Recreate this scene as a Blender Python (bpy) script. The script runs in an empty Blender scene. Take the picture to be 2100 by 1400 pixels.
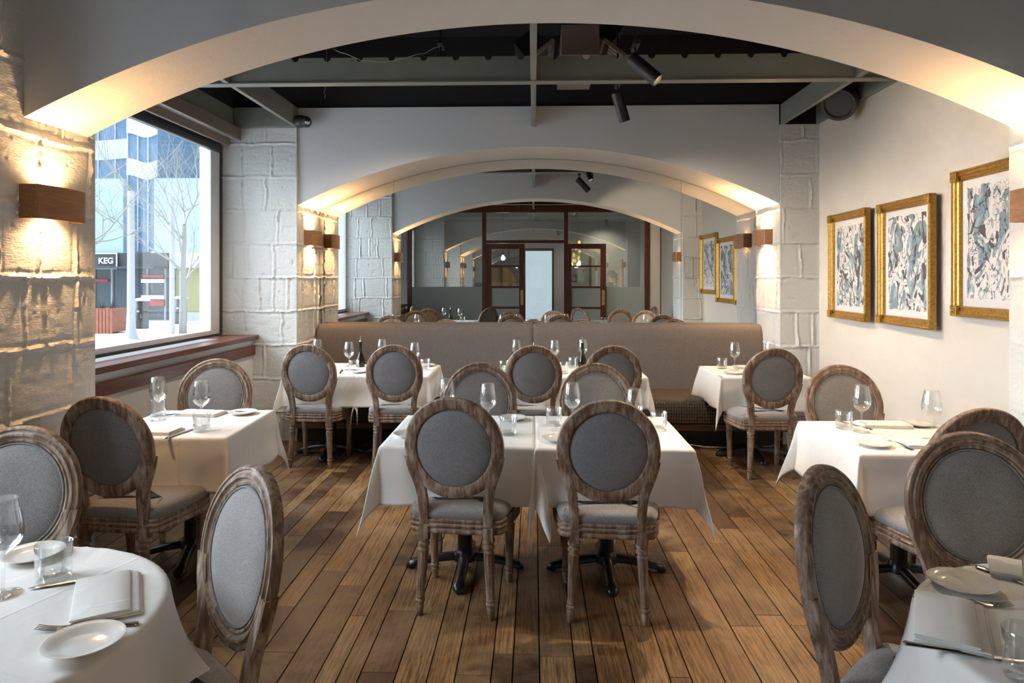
import bpy, bmesh, math, random
import numpy as np
from mathutils import Vector, Matrix
PI = math.pi
R = math.radians
sc = bpy.context.scene
C = sc.collection

# ------------------------------------------------------------------ camera
cam = bpy.data.cameras.new('camera')
cam.sensor_width = 36.0
cam.lens = 24.0
cam.shift_y = -130.0 / 2100.0
cam.clip_start = 0.02
cam.clip_end = 400
camo = bpy.data.objects.new('camera', cam)
C.objects.link(camo)
camo.location = (0, 0, 1.6)
camo.rotation_euler = (R(90), 0, math.atan(44 / 1400))
sc.camera = camo

# ------------------------------------------------------------------ world, sun, exposure
w = bpy.data.worlds.new('world')
sc.world = w
w.use_nodes = True
bg = w.node_tree.nodes['Background']
bg.inputs[0].default_value = (0.78, 0.9, 1.0, 1)
bg.inputs[1].default_value = 2.0
sun = bpy.data.lights.new('daylight', 'SUN')
sun.energy = 11.0
sun.angle = R(70)
sun.color = (0.86, 0.94, 1.0)
suno = bpy.data.objects.new('daylight', sun)
C.objects.link(suno)
suno.rotation_euler = Vector((0.80, 0.05, -0.52)).to_track_quat('-Z', 'Y').to_euler()
vs = sc.view_settings
vs.view_transform = 'Standard'
vs.look = 'None'
vs.gamma = 1
vs.use_curve_mapping = False
vs.exposure = 0.35
sc.cycles.use_denoising = True
sc.cycles.max_bounces = 10
sc.cycles.diffuse_bounces = 5
sc.cycles.transparent_max_bounces = 24
sc.cycles.sample_clamp_indirect = 6
sc.cycles.caustics_refractive = False
sc.cycles.caustics_reflective = False


def lamp(name, kind, loc, energy, color, aim=None, **kw):
    l = bpy.data.lights.new(name, kind)
    l.energy = energy
    l.color = color
    for k, v in kw.items():
        setattr(l, k, v)
    o = bpy.data.objects.new(name, l)
    C.objects.link(o)
    o.location = loc
    if aim:
        o.rotation_euler = (Vector(aim) - Vector(loc)).to_track_quat('-Z', 'Y').to_euler()
    return o


WARM = (1.0, 0.58, 0.26)
SOFT = (1.0, 0.80, 0.58)
# ceiling spots of the far bay and of the near bay (each under its own can, built below)
SPOTS = [  # position of the can, aim point, watts, cone
    ((0.74, 4.55, 2.98), (2.5, 3.9, 1.2), 95, 140),
    ((0.72, 5.65, 3.0), (1.5, 6.1, 0.6), 150, 140),
    ((0.88, 4.1, 3.22), (1.05, 3.2, 0.0), 190, 62),
    ((-0.75, 5.4, 3.25), (-1.3, 6.2, 0.7), 120, 120),
    ((-0.72, 1.7, 3.2), (-0.9, 2.4, 0.7), 8, 110),
    ((0.9, 1.5, 3.2), (2.8, 0.5, 1.5), 80, 90),
]

# ------------------------------------------------------------------ node helper
MATS = {}


class N:
    def __init__(s, name):
        m = bpy.data.materials.new(name)
        m.use_nodes = True
        s.m = m
        s.t = m.node_tree
        s.b = s.t.nodes['Principled BSDF']
        s.out = s.t.nodes['Material Output']
        MATS[name] = m

    def n(s, typ, **kw):
        x = s.t.nodes.new(typ)
        for k, v in kw.items():
            if k.startswith('_'):
                setattr(x, k[1:], v)
            else:
                x.inputs[k.replace('__', ' ')].default_value = v
        return x

    def l(s, a, b):
        s.t.links.new(a, b)

    def set(s, **kw):
        for k, v in kw.items():
            s.b.inputs[k.replace('__', ' ')].default_value = v
        return s

    def ramp(s, src, stops):
        r = s.n('ShaderNodeValToRGB')
        e = r.color_ramp.elements
        while len(e) < len(stops):
            e.new(0.5)
        for i, (p, c) in enumerate(stops):
            e[i].position = p
            e[i].color = (*c, 1) if len(c) == 3 else c
        s.l(src, r.inputs[0])
        return r.outputs[0]

    def coord(s, kind='Object', scale=(1, 1, 1), off=None, rnd=False):
        tc = s.n('ShaderNodeTexCoord')
        src = tc.outputs[kind]
        if rnd:
            oi = s.n('ShaderNodeObjectInfo')
            mu = s.n('ShaderNodeVectorMath', _operation='SCALE')
            mu.inputs[0].default_value = (13.1, 7.7, 5.3)
            s.l(oi.outputs['Random'], mu.inputs['Scale'])
            ad = s.n('ShaderNodeVectorMath', _operation='ADD')
            s.l(src, ad.inputs[0])
            s.l(mu.outputs[0], ad.inputs[1])
            src = ad.outputs[0]
        mp = s.n('ShaderNodeMapping')
        mp.inputs['Scale'].default_value = scale
        s.l(src, mp.inputs[0])
        return mp.outputs[0]

    def noise(s, vec, scale=5, detail=4, rough=0.5, dist=0):
        x = s.n('ShaderNodeTexNoise', Scale=scale, Detail=detail, Roughness=rough, Distortion=dist)
        s.l(vec, x.inputs['Vector'])
        return x.outputs[0]

    def bump(s, h, strength=0.3, dist=0.01, prev=None):
        b = s.n('ShaderNodeBump', Strength=strength, Distance=dist)
        s.l(h, b.inputs['Height'])
        if prev:
            s.l(prev, b.inputs['Normal'])
        s.l(b.outputs[0], s.b.inputs['Normal'])
        return b.outputs[0]

    def mix(s, f, a, b, mode='MIX'):
        x = s.n('ShaderNodeMix', _data_type='RGBA', _blend_type=mode)
        for i, v in ((0, f), (6, a), (7, b)):
            if isinstance(v, (int, float)):
                x.inputs[i].default_value = v
            elif isinstance(v, tuple):
                x.inputs[i].default_value = (*v, 1)
            else:
                s.l(v, x.inputs[i])
        return x.outputs[2]

    def math(s, op, a, b=0.0, c=None):
        x = s.n('ShaderNodeMath', _operation=op)
        for i, v in enumerate((a, b) if c is None else (a, b, c)):
            if isinstance(v, (int, float)):
                x.inputs[i].default_value = v
            else:
                s.l(v, x.inputs[i])
        return x.outputs[0]

    def col(s, c):
        s.l(c, s.b.inputs['Base Color'])


def plain(name, c, rough=0.5, metal=0.0, **kw):
    k = N(name)
    k.set(Base__Color=(*c, 1), Roughness=rough, Metallic=metal, **kw)
    return k.m


# painted concrete block
def block_mat(name, c):
    k = N(name)
    v = k.coord()
    k.col(k.mix(k.noise(v, 3, 5), tuple(x * 0.93 for x in c), c))
    k.set(Roughness=0.55)
    n1 = k.noise(v, 42, 6, 0.65)
    vo = k.n('ShaderNodeTexVoronoi', Scale=26)
    k.l(v, vo.inputs['Vector'])
    pits = k.ramp(vo.outputs['Distance'], [(0.0, (0, 0, 0)), (0.13, (1, 1, 1))])
    nn = k.noise(v, 9, 3)
    mask = k.ramp(nn, [(0.5, (0, 0, 0)), (0.6, (1, 1, 1))])
    pit = k.mix(mask, (1, 1, 1), pits)
    b1 = k.bump(n1, 0.55, 0.012)
    st = k.noise(k.coord(scale=(6, 6, 60)), 3, 4)
    b2 = k.bump(st, 0.35, 0.01, b1)
    k.bump(pit, 0.5, 0.008, b2)
    return k.m


block_mat('painted_block', (0.78, 0.78, 0.76))
k = N('plaster')
v = k.coord()
k.col(k.mix(k.noise(v, 1.5, 4), (0.70, 0.69, 0.68), (0.76, 0.75, 0.74)))
k.set(Roughness=0.6)
b1 = k.bump(k.noise(v, 16, 6, 0.6), 0.25, 0.01)
k.bump(k.noise(v, 90, 3), 0.12, 0.004, b1)
k = N('plaster_cream')
v = k.coord()
k.col(k.mix(k.noise(v, 1.5, 4), (0.76, 0.72, 0.66), (0.80, 0.77, 0.71)))
k.set(Roughness=0.6)
b1 = k.bump(k.noise(v, 9, 7, 0.6), 0.35, 0.012)
k.bump(k.noise(v, 80, 3), 0.15, 0.004, b1)
k = N('warm_plaster')
v = k.coord()
k.col(k.mix(k.noise(v, 1.5, 4), (0.72, 0.65, 0.565), (0.76, 0.70, 0.615)))
k.set(Roughness=0.6)
b1 = k.bump(k.noise(v, 9, 7, 0.6), 0.4, 0.012)
k.bump(k.noise(v, 80, 3), 0.15, 0.004, b1)
k = N('arch_paint')
v = k.coord()
k.col(k.mix(k.noise(v, 1.5, 4), (0.66, 0.66, 0.665), (0.72, 0.72, 0.725)))
k.set(Roughness=0.55)
k.bump(k.noise(v, 22, 5), 0.2, 0.008)
plain('black_paint', (0.012, 0.012, 0.014), 0.75)
k = N('beam_paint')
v = k.coord()
k.col(k.mix(k.noise(v, 6, 5), (0.20, 0.215, 0.19), (0.26, 0.275, 0.245)))
k.set(Roughness=0.5)
plain('duct_metal', (0.26, 0.21, 0.19), 0.4, 0.0)
plain('black_metal', (0.012, 0.012, 0.013), 0.38, 0.0)
plain('cast_iron', (0.010, 0.010, 0.012), 0.28, 0.0)
plain('steel', (0.75, 0.74, 0.72), 0.16, 1.0)
plain('brass', (0.75, 0.52, 0.2), 0.3, 1.0)
plain('dark_frame', (0.035, 0.035, 0.045), 0.4)
plain('alu', (0.62, 0.64, 0.66), 0.4, 0.5)
plain('white_paint', (0.72, 0.72, 0.71), 0.5)
plain('brown_fascia', (0.20, 0.15, 0.115), 0.45)
plain('china', (0.82, 0.80, 0.76), 0.12)
plain('dark_grey', (0.05, 0.05, 0.055), 0.5)
plain('lobby_paint', (0.20, 0.19, 0.185), 0.6)
plain('rubber', (0.02, 0.02, 0.02), 0.8)
plain('skin', (0.55, 0.33, 0.24), 0.5)
plain('black_cloth', (0.008, 0.008, 0.009), 0.9)
plain('hair', (0.03, 0.018, 0.012), 0.5)
plain('tan', (0.55, 0.36, 0.18), 0.6)


def wood(name, cs, scale=(40, 40, 3), rough=0.4, rnd=True):
    k = N(name)
    v = k.coord(scale=scale, rnd=rnd)
    n = k.noise(v, 1.0, 6, 0.6, 0.3)
    k.col(k.ramp(n, [(0.3, cs[0]), (0.5, cs[1]), (0.7, cs[2])]))
    k.set(Roughness=rough)
    k.bump(n, 0.2, 0.002)
    return k.m


wood('mahogany_x', [(0.07, 0.018, 0.010), (0.12, 0.032, 0.018), (0.17, 0.05, 0.028)], (3, 40, 40), 0.3)
wood('mahogany_y', [(0.07, 0.020, 0.012), (0.13, 0.040, 0.022), (0.19, 0.065, 0.036)], (40, 3, 40), 0.3)
wood('mahogany_z', [(0.07, 0.018, 0.010), (0.12, 0.032, 0.018), (0.17, 0.05, 0.028)], (40, 40, 3), 0.3)
wood('veneer', [(0.30, 0.145, 0.065), (0.36, 0.18, 0.085), (0.43, 0.225, 0.11)], (60, 4, 60), 0.45)
wood('planter_wood', [(0.22, 0.07, 0.04), (0.30, 0.10, 0.06), (0.38, 0.14, 0.08)], (60, 60, 3), 0.6)
wood('table_wood', [(0.12, 0.07, 0.04), (0.18, 0.10, 0.06), (0.22, 0.13, 0.08)], (3, 40, 40), 0.5)

# weathered chair wood
k = N('weathered_wood')
v = k.coord(scale=(30, 30, 14), rnd=True)
v2 = k.coord(scale=(55, 55, 7), rnd=True)
n1 = k.noise(v, 0.55, 5, 0.6)
n2 = k.noise(v2, 1.0, 5, 0.65)
base = k.ramp(n2, [(0.3, (0.10, 0.055, 0.034)), (0.52, (0.21, 0.128, 0.083)), (0.72, (0.30, 0.205, 0.145))])
f = k.ramp(k.math('MULTIPLY', k.math('ADD', n1, n2), 0.5), [(0.47, (0, 0, 0)), (0.62, (1, 1, 1))])
geo = k.n('ShaderNodeNewGeometry')
pt = k.ramp(geo.outputs['Pointiness'], [(0.44, (1, 1, 1)), (0.50, (0, 0, 0))])
ff = k.math('MAXIMUM', k.math('MULTIPLY', f, 0.7), k.math('MULTIPLY', pt, 0.65))
k.col(k.mix(ff, base, (0.50, 0.43, 0.36)))
k.set(Roughness=0.55)
k.bump(n2, 0.35, 0.002)


def fabric(name, c0, c1, s=260, rough=0.9, sheen=0.25):
    k = N(name)
    v = k.coord(rnd=True)
    a = k.noise(v, 7, 5, 0.7)
    wv = k.noise(k.coord(scale=(1, 1, 2.5), rnd=True), s, 2)
    m = k.mix(k.ramp(a, [(0.35, (0, 0, 0)), (0.7, (1, 1, 1))]), c0, c1)
    k.col(k.mix(k.ramp(wv, [(0.35, (0, 0, 0)), (0.65, (1, 1, 1))]), k.mix(0.72, (0, 0, 0), m), k.mix(0.12, m, (1, 1, 1))))
    k.set(Roughness=rough, Sheen__Weight=sheen, Sheen__Roughness=0.4)
    k.bump(wv, 0.4, 0.0015)
    return k.m


fabric('grey_linen', (0.185, 0.185, 0.20), (0.235, 0.232, 0.245))
fabric('grey_velvet', (0.22, 0.212, 0.212), (0.28, 0.268, 0.264), 240, 0.8, 0.6)
fabric('taupe_fabric', (0.062, 0.046, 0.042), (0.075, 0.057, 0.052), 300, 0.8, 0.1)
# patterned banquette seat
k = N('seat_pattern')
v = k.coord(scale=(42, 34, 34))
vo = k.n('ShaderNodeTexVoronoi', Scale=1.0, Randomness=0.12)
k.l(v, vo.inputs['Vector'])
d = k.ramp(vo.outputs['Distance'], [(0.22, (0.085, 0.065, 0.04)), (0.34, (0.15, 0.12, 0.065)), (0.42, (0.014, 0.011, 0.010)), (0.6, (0.012, 0.010, 0.009))])
k.col(d)
k.set(Roughness=0.5)
k.bump(vo.outputs['Distance'], 0.3, 0.01)

k = N('linen_cloth')
v = k.coord()
wv = k.noise(v, 300, 2)
k.col(k.mix(k.noise(v, 5, 3), (0.80, 0.79, 0.77), (0.84, 0.83, 0.81)))
k.set(Roughness=0.85, Sheen__Weight=0.15)
b1 = k.bump(wv, 0.12, 0.001)
b2 = k.bump(k.noise(v, 7, 3, 0.4, 1.5), 0.22, 0.02, b1)
vv = k.n('ShaderNodeSeparateXYZ')
k.l(k.coord(), vv.inputs[0])
cr = k.math('ABSOLUTE', k.math('SUBTRACT', vv.outputs[0], 0.10))
cr2 = k.math('ABSOLUTE', k.math('ADD', vv.outputs[1], 0.08))
cr3 = k.math('MINIMUM', cr, cr2)
k.bump(k.ramp(cr3, [(0.0, (1, 1, 1)), (0.008, (0, 0, 0))]), 0.35, 0.003, b2)

# gilt
k = N('gilt')
v = k.coord(rnd=True)
n = k.noise(v, 60, 5, 0.7)
k.col(k.ramp(n, [(0.25, (0.26, 0.125, 0.03)), (0.5, (0.56, 0.32, 0.075)), (0.8, (0.74, 0.48, 0.15))]))
k.set(Roughness=0.38, Metallic=0.75)
k.bump(n, 0.5, 0.002)

# mirror and glasses
plain('mirror', (0.86, 0.865, 0.83), 0.0, 1.0)


def thin_glass(name, tint=(0.96, 0.98, 0.98), base=0.05, edge=0.5):
    m = bpy.data.materials.new(name)
    m.use_nodes = True
    t = m.node_tree
    t.nodes.remove(t.nodes['Principled BSDF'])
    tr = t.nodes.new('ShaderNodeBsdfTransparent')
    tr.inputs[0].default_value = (*tint, 1)
    gl = t.nodes.new('ShaderNodeBsdfGlossy')
    gl.inputs['Roughness'].default_value = 0.0
    gl.inputs[0].default_value = (1, 1, 1, 1)
    lw = t.nodes.new('ShaderNodeLayerWeight')
    lw.inputs[0].default_value = 0.35
    mr = t.nodes.new('ShaderNodeMapRange')
    mr.inputs['To Min'].default_value = base
    mr.inputs['To Max'].default_value = edge
    mx = t.nodes.new('ShaderNodeMixShader')
    t.links.new(lw.outputs['Facing'], mr.inputs[0])
    t.links.new(mr.outputs[0], mx.inputs[0])
    t.links.new(tr.outputs[0], mx.inputs[1])
    t.links.new(gl.outputs[0], mx.inputs[2])
    t.links.new(mx.outputs[0], t.nodes['Material Output'].inputs[0])
    MATS[name] = m
    return m


thin_glass('window_glass', (0.97, 0.985, 1.0), 0.03, 0.35)
thin_glass('partition_glass', (0.84, 0.87, 0.85), 0.27, 0.55)
thin_glass('wine_glass_mat', (0.985, 0.99, 0.99), 0.035, 0.75)
thin_glass('tumbler_glass', (0.955, 0.97, 0.965), 0.03, 0.85)
thin_glass('picture_glass', (1, 1, 1), 0.03, 0.3)
k = N('clear_glass')
k.set(Base__Color=(0.97, 0.985, 0.98, 1), Roughness=0.0, IOR=1.45, Transmission__Weight=1.0)
k = N('bottle_glass')
k.set(Base__Color=(0.010, 0.012, 0.006, 1), Roughness=0.06)
k = N('frosted_glass')
k.set(Base__Color=(0.42, 0.48, 0.47, 1), Roughness=0.28)
k = N('globe_glass')
k.set(Base__Color=(0.35, 0.45, 0.2, 1), Roughness=0.05, Transmission__Weight=0.6)


def emit(name, c, s):
    m = bpy.data.materials.new(name)
    m.use_nodes = True
    t = m.node_tree
    t.nodes.remove(t.nodes['Principled BSDF'])
    e = t.nodes.new('ShaderNodeEmission')
    e.inputs[0].default_value = (*c, 1)
    e.inputs[1].default_value = s
    t.links.new(e.outputs[0], t.nodes['Material Output'].inputs[0])
    MATS[name] = m


emit('bulb_warm', (1.0, 0.72, 0.4), 18)
emit('bulb_orange', (1.0, 0.5, 0.15), 9)
emit('bulb_white', (1.0, 0.97, 0.9), 40)

# floor planks
k = N('floor_planks')
at = k.n('ShaderNodeAttribute', _attribute_name='plank')
tc = k.n('ShaderNodeTexCoord')
ad = k.n('ShaderNodeVectorMath', _operation='MULTIPLY_ADD')
k.l(at.outputs['Vector'], ad.inputs[0])
ad.inputs[1].default_value = (31, 17, 9)
k.l(tc.outputs['Object'], ad.inputs[2])
mp = k.n('ShaderNodeMapping')
mp.inputs['Scale'].default_value = (15, 1.1, 1)
k.l(ad.outputs[0], mp.inputs[0])
rings = k.n('ShaderNodeTexWave', _wave_type='BANDS', _bands_direction='X', Scale=1.1, Distortion=14.0, Detail=3.0)
rings.inputs['Detail Scale'].default_value = 0.8
k.l(mp.outputs[0], rings.inputs['Vector'])
grain = k.noise(mp.outputs[0], 5, 8, 0.7)
fine = k.noise(k.coord(scale=(220, 9, 1)), 1, 4, 0.6)
sx = k.n('ShaderNodeSeparateXYZ')
k.l(at.outputs['Vector'], sx.inputs[0])
basec = k.ramp(sx.outputs[0], [(0.0, (0.050, 0.022, 0.011)), (0.2, (0.105, 0.050, 0.021)), (0.45, (0.21, 0.108, 0.042)), (0.75, (0.29, 0.155, 0.060)), (1.0, (0.36, 0.21, 0.09))])
g = k.mix(k.math('MULTIPLY', k.ramp(rings.outputs[0], [(0.2, (1, 1, 1)), (0.55, (0, 0, 0))]), 0.42), basec, (0.055, 0.028, 0.014))
g = k.mix(k.ramp(grain, [(0.38, (0.75, 0.75, 0.75)), (0.52, (0, 0, 0))]), g, (0.045, 0.022, 0.011))
g = k.mix(k.math('MULTIPLY', k.ramp(fine, [(0.4, (1, 1, 1)), (0.55, (0, 0, 0))]), 0.30), g, (0.05, 0.026, 0.013))
wear = k.noise(k.coord(), 1.3, 8, 0.72, 0.2)
g = k.mix(k.ramp(wear, [(0.47, (0, 0, 0)), (0.66, (0.6, 0.6, 0.6))]), g, (0.36, 0.245, 0.135))
blot = k.noise(k.coord(), 2.4, 4, 0.55, 0.3)
g = k.mix(k.ramp(blot, [(0.56, (0, 0, 0)), (0.75, (0.75, 0.75, 0.75))]), g, (0.045, 0.026, 0.016))
k.col(g)
k.l(k.ramp(wear, [(0.3, (0.26, 0.26, 0.26)), (0.7, (0.48, 0.48, 0.48))]), k.b.inputs['Roughness'])
k.bump(k.math('ADD', grain, fine), 0.18, 0.003)

# abstract artwork
def art_mat(name, seed):
    k = N(name)
    tc = k.n('ShaderNodeTexCoord')
    mp = k.n('ShaderNodeMapping')
    mp.inputs['Location'].default_value = (seed * 3.7, seed * 1.3, seed * 2.1)
    mp.inputs['Scale'].default_value = (1, 1, 0.62)
    k.l(tc.outputs['Object'], mp.inputs[0])
    v = mp.outputs[0]
    paper = (0.80, 0.75, 0.72)
    n1 = k.noise(v, 3.4, 2, 0.45, 2.6)
    n2 = k.noise(v, 5.2, 2, 0.45, 3.6)
    n3 = k.n('ShaderNodeTexNoise', Scale=4.6, Detail=1.0, Distortion=4.2)
    k.l(v, n3.inputs['Vector'])
    c = k.mix(k.ramp(n1, [(0.56, (0, 0, 0)), (0.57, (1, 1, 1))]), paper, (0.22, 0.30, 0.34))
    c = k.mix(k.ramp(n2, [(0.59, (0, 0, 0)), (0.595, (1, 1, 1))]), c, (0.36, 0.45, 0.49))
    c = k.mix(k.ramp(n2, [(0.40, (1, 1, 1)), (0.405, (0, 0, 0))]), c, (0.10, 0.09, 0.095))
    ln = k.math('ABSOLUTE', k.math('SUBTRACT', n3.outputs[0], 0.5))
    c = k.mix(k.ramp(ln, [(0.010, (1, 1, 1)), (0.014, (0, 0, 0))]), c, (0.05, 0.045, 0.05))
    ln2 = k.math('ABSOLUTE', k.math('SUBTRACT', n1, 0.44))
    c = k.mix(k.ramp(ln2, [(0.006, (0.8, 0.8, 0.8)), (0.010, (0, 0, 0))]), c, (0.12, 0.11, 0.12))
    # paper margin in generated coords
    s2 = k.n('ShaderNodeSeparateXYZ')
    k.l(tc.outputs['Generated'], s2.inputs[0])
    wob = k.math('MULTIPLY', k.math('SUBTRACT', k.noise(v, 14, 2), 0.5), 0.05)
    my = k.math('ADD', k.math('ABSOLUTE', k.math('SUBTRACT', s2.outputs[1], 0.5)), wob)
    mz = k.math('ADD', k.math('ABSOLUTE', k.math('SUBTRACT', s2.outputs[2], 0.5)), wob)
    inside = k.math('MULTIPLY', k.math('LESS_THAN', my, 0.41), k.math('LESS_THAN', mz, 0.42))
    k.col(k.mix(inside, paper, c))
    k.set(Roughness=0.7, Coat__Weight=0.35, Coat__Roughness=0.05)
    return k.m


art_mat('art_a', 1)
art_mat('art_b', 4)
art_mat('art_c', 9)

# ------------------------------------------------------------------ mesh helper
class MB:
    def __init__(s):
        s.v, s.f = [], []

    def add(s, vs_, fs):
        o = len(s.v)
        s.v += [tuple(p) for p in vs_]
        s.f += [tuple(i + o for i in f) for f in fs]
        return s

    def box(s, x0, x1, y0, y1, z0, z1, M=None):
        p = [(x, y, z) for z in (z0, z1) for y in (y0, y1) for x in (x0, x1)]
        if M:
            p = [M @ Vector(q) for q in p]
        return s.add(p, [(0, 2, 3, 1), (4, 5, 7, 6), (0, 1, 5, 4), (2, 6, 7, 3), (0, 4, 6, 2), (1, 3, 7, 5)])

    def lathe(s, prof, n=24, M=None, mod=None, caps=True, z0=0, cx=0, cy=0):
        vs_, fs = [], []
        for j, (z, r) in enumerate(prof):
            for i in range(n):
                a = 2 * PI * i / n
                rr = r * (mod(j, z, a) if mod else 1)
                vs_.append((cx + rr * math.cos(a), cy + rr * math.sin(a), z + z0))
        m = len(prof)
        for j in range(m - 1):
            for i in range(n):
                k2 = (i + 1) % n
                fs.append((j * n + i, j * n + k2, (j + 1) * n + k2, (j + 1) * n + i))
        if caps:
            fs.append(tuple(reversed(range(n))))
            fs.append(tuple((m - 1) * n + i for i in range(n)))
        if M:
            vs_ = [M @ Vector(q) for q in vs_]
        return s.add(vs_, fs)

    def tube(s, pts, rad, n=8, caps=True):
        pts = [Vector(p) for p in pts]
        rad = rad if isinstance(rad, (list, tuple)) else [rad] * len(pts)
        vs_, fs = [], []
        up = Vector((0, 0, 1))
        t0 = (pts[1] - pts[0]).normalized()
        if abs(t0.dot(up)) > 0.9:
            up = Vector((1, 0, 0))
        x = t0.cross(up).normalized()
        for i, p in enumerate(pts):
            t = (pts[min(i + 1, len(pts) - 1)] - pts[max(i - 1, 0)]).normalized()
            x = (x - t * x.dot(t))
            x = x.normalized() if x.length > 1e-6 else t.orthogonal().normalized()
            y = t.cross(x)
            for k2 in range(n):
                a = 2 * PI * k2 / n
                vs_.append(p + (x * math.cos(a) + y * math.sin(a)) * rad[i])
        for i in range(len(pts) - 1):
            for k2 in range(n):
                b = (k2 + 1) % n
                fs.append((i * n + k2, i * n + b, (i + 1) * n + b, (i + 1) * n + k2))
        if caps:
            fs.append(tuple(reversed(range(n))))
            fs.append(tuple((len(pts) - 1) * n + i for i in range(n)))
        return s.add(vs_, fs)

    def prism(s, poly, z0, z1, M=None):
        n = len(poly)
        p = [(x, y, z0) for x, y in poly] + [(x, y, z1) for x, y in poly]
        if M:
            p = [M @ Vector(q) for q in p]
        fs = [tuple(reversed(range(n))), tuple(range(n, 2 * n))]
        fs += [(i, (i + 1) % n, n + (i + 1) % n, n + i) for i in range(n)]
        return s.add(p, fs)

    def rings(s, rs, close=True, cap0=False, cap1=False):
        n = len(rs[0])
        vs_ = [p for r in rs for p in r]
        fs = []
        for j in range(len(rs) - 1):
            for i in range(n if close else n - 1):
                b = (i + 1) % n
                fs.append((j * n + i, j * n + b, (j + 1) * n + b, (j + 1) * n + i))
        if cap0:
            fs.append(tuple(reversed(range(n))))
        if cap1:
            fs.append(tuple((len(rs) - 1) * n + i for i in range(n)))
        return s.add(vs_, fs)

    def build(s, name, mat, parent=None, smooth=False, bevel=0, seg=2, loc=None, sub=0, fix=True):
        me = bpy.data.meshes.new(name)
        me.from_pydata(s.v, [], s.f)
        if fix:
            bm = bmesh.new()
            bm.from_mesh(me)
            bmesh.ops.recalc_face_normals(bm, faces=bm.faces)
            bm.to_mesh(me)
            bm.free()
        me.materials.append(MATS[mat] if isinstance(mat, str) else mat)
        o = bpy.data.objects.new(name, me)
        C.objects.link(o)
        if parent:
            o.parent = parent
        if loc:
            o.location = loc
        if smooth:
            me.polygons.foreach_set('use_smooth', [True] * len(me.polygons))
            if smooth is not True:
                me.set_sharp_from_angle(angle=R(smooth))
        if bevel:
            b = o.modifiers.new('b', 'BEVEL')
            b.width = bevel
            b.segments = seg
            b.limit_method = 'ANGLE'
            b.angle_limit = R(35)
        if sub:
            b = o.modifiers.new('s', 'SUBSURF')
            b.levels = b.render_levels = sub
        return o


def tag(o, label, cat, group=None, kind=None):
    o['label'] = label
    o['category'] = cat
    if group:
        o['group'] = group
    if kind:
        o['kind'] = kind
    return o


def struct(o, label=None):
    o['kind'] = 'structure'
    if label:
        o['label'] = label
        o['category'] = label.split()[-1]
    return o


def empty(name, loc=(0, 0, 0), rz=0):
    o = bpy.data.objects.new(name, None)
    o.empty_display_size = 0.1
    C.objects.link(o)
    o.location = loc
    o.rotation_euler = (0, 0, rz)
    return o


def copy_tree(o, parent=None):
    c = o.copy()
    C.objects.link(c)
    if parent:
        c.parent = parent
    for ch in KIDS.get(o.name, []):
        copy_tree2(ch, c)
    return c


def copy_tree2(o, parent):
    c = o.copy()
    C.objects.link(c)
    c.parent = parent
    for ch in KIDS.get(o.name, []):
        copy_tree2(ch, c)


KIDS = {}


def reg(root):
    KIDS[root.name] = [c for c in bpy.data.objects if c.parent == root]
    for c in KIDS[root.name]:
        reg(c)
    return root


# ================================================================== THE SETTING
# key planes: near pier rear 3.56, near arch 3.05..3.50, back pier 6.65, mirror 7.38
def vnoise(a, b, seed, freq=1.0):
    rng = np.random.RandomState(seed)
    L = rng.rand(64, 64)
    x = a * freq
    y = b * freq
    xi = np.floor(x).astype(int)
    yi = np.floor(y).astype(int)
    fx = x - xi
    fy = y - yi
    fx = fx * fx * (3 - 2 * fx)
    fy = fy * fy * (3 - 2 * fy)
    g = lambda i, j: L[(xi + i) % 64, (yi + j) % 64]
    return (g(0, 0) * (1 - fx) + g(1, 0) * fx) * (1 - fy) + (g(0, 1) * (1 - fx) + g(1, 1) * fx) * fy


COURSES = [-0.05, 0.281, 0.612, 0.943, 1.274, 1.605, 1.936, 2.267, 2.598, 2.926, 3.257, 3.59, 4.0]


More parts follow.
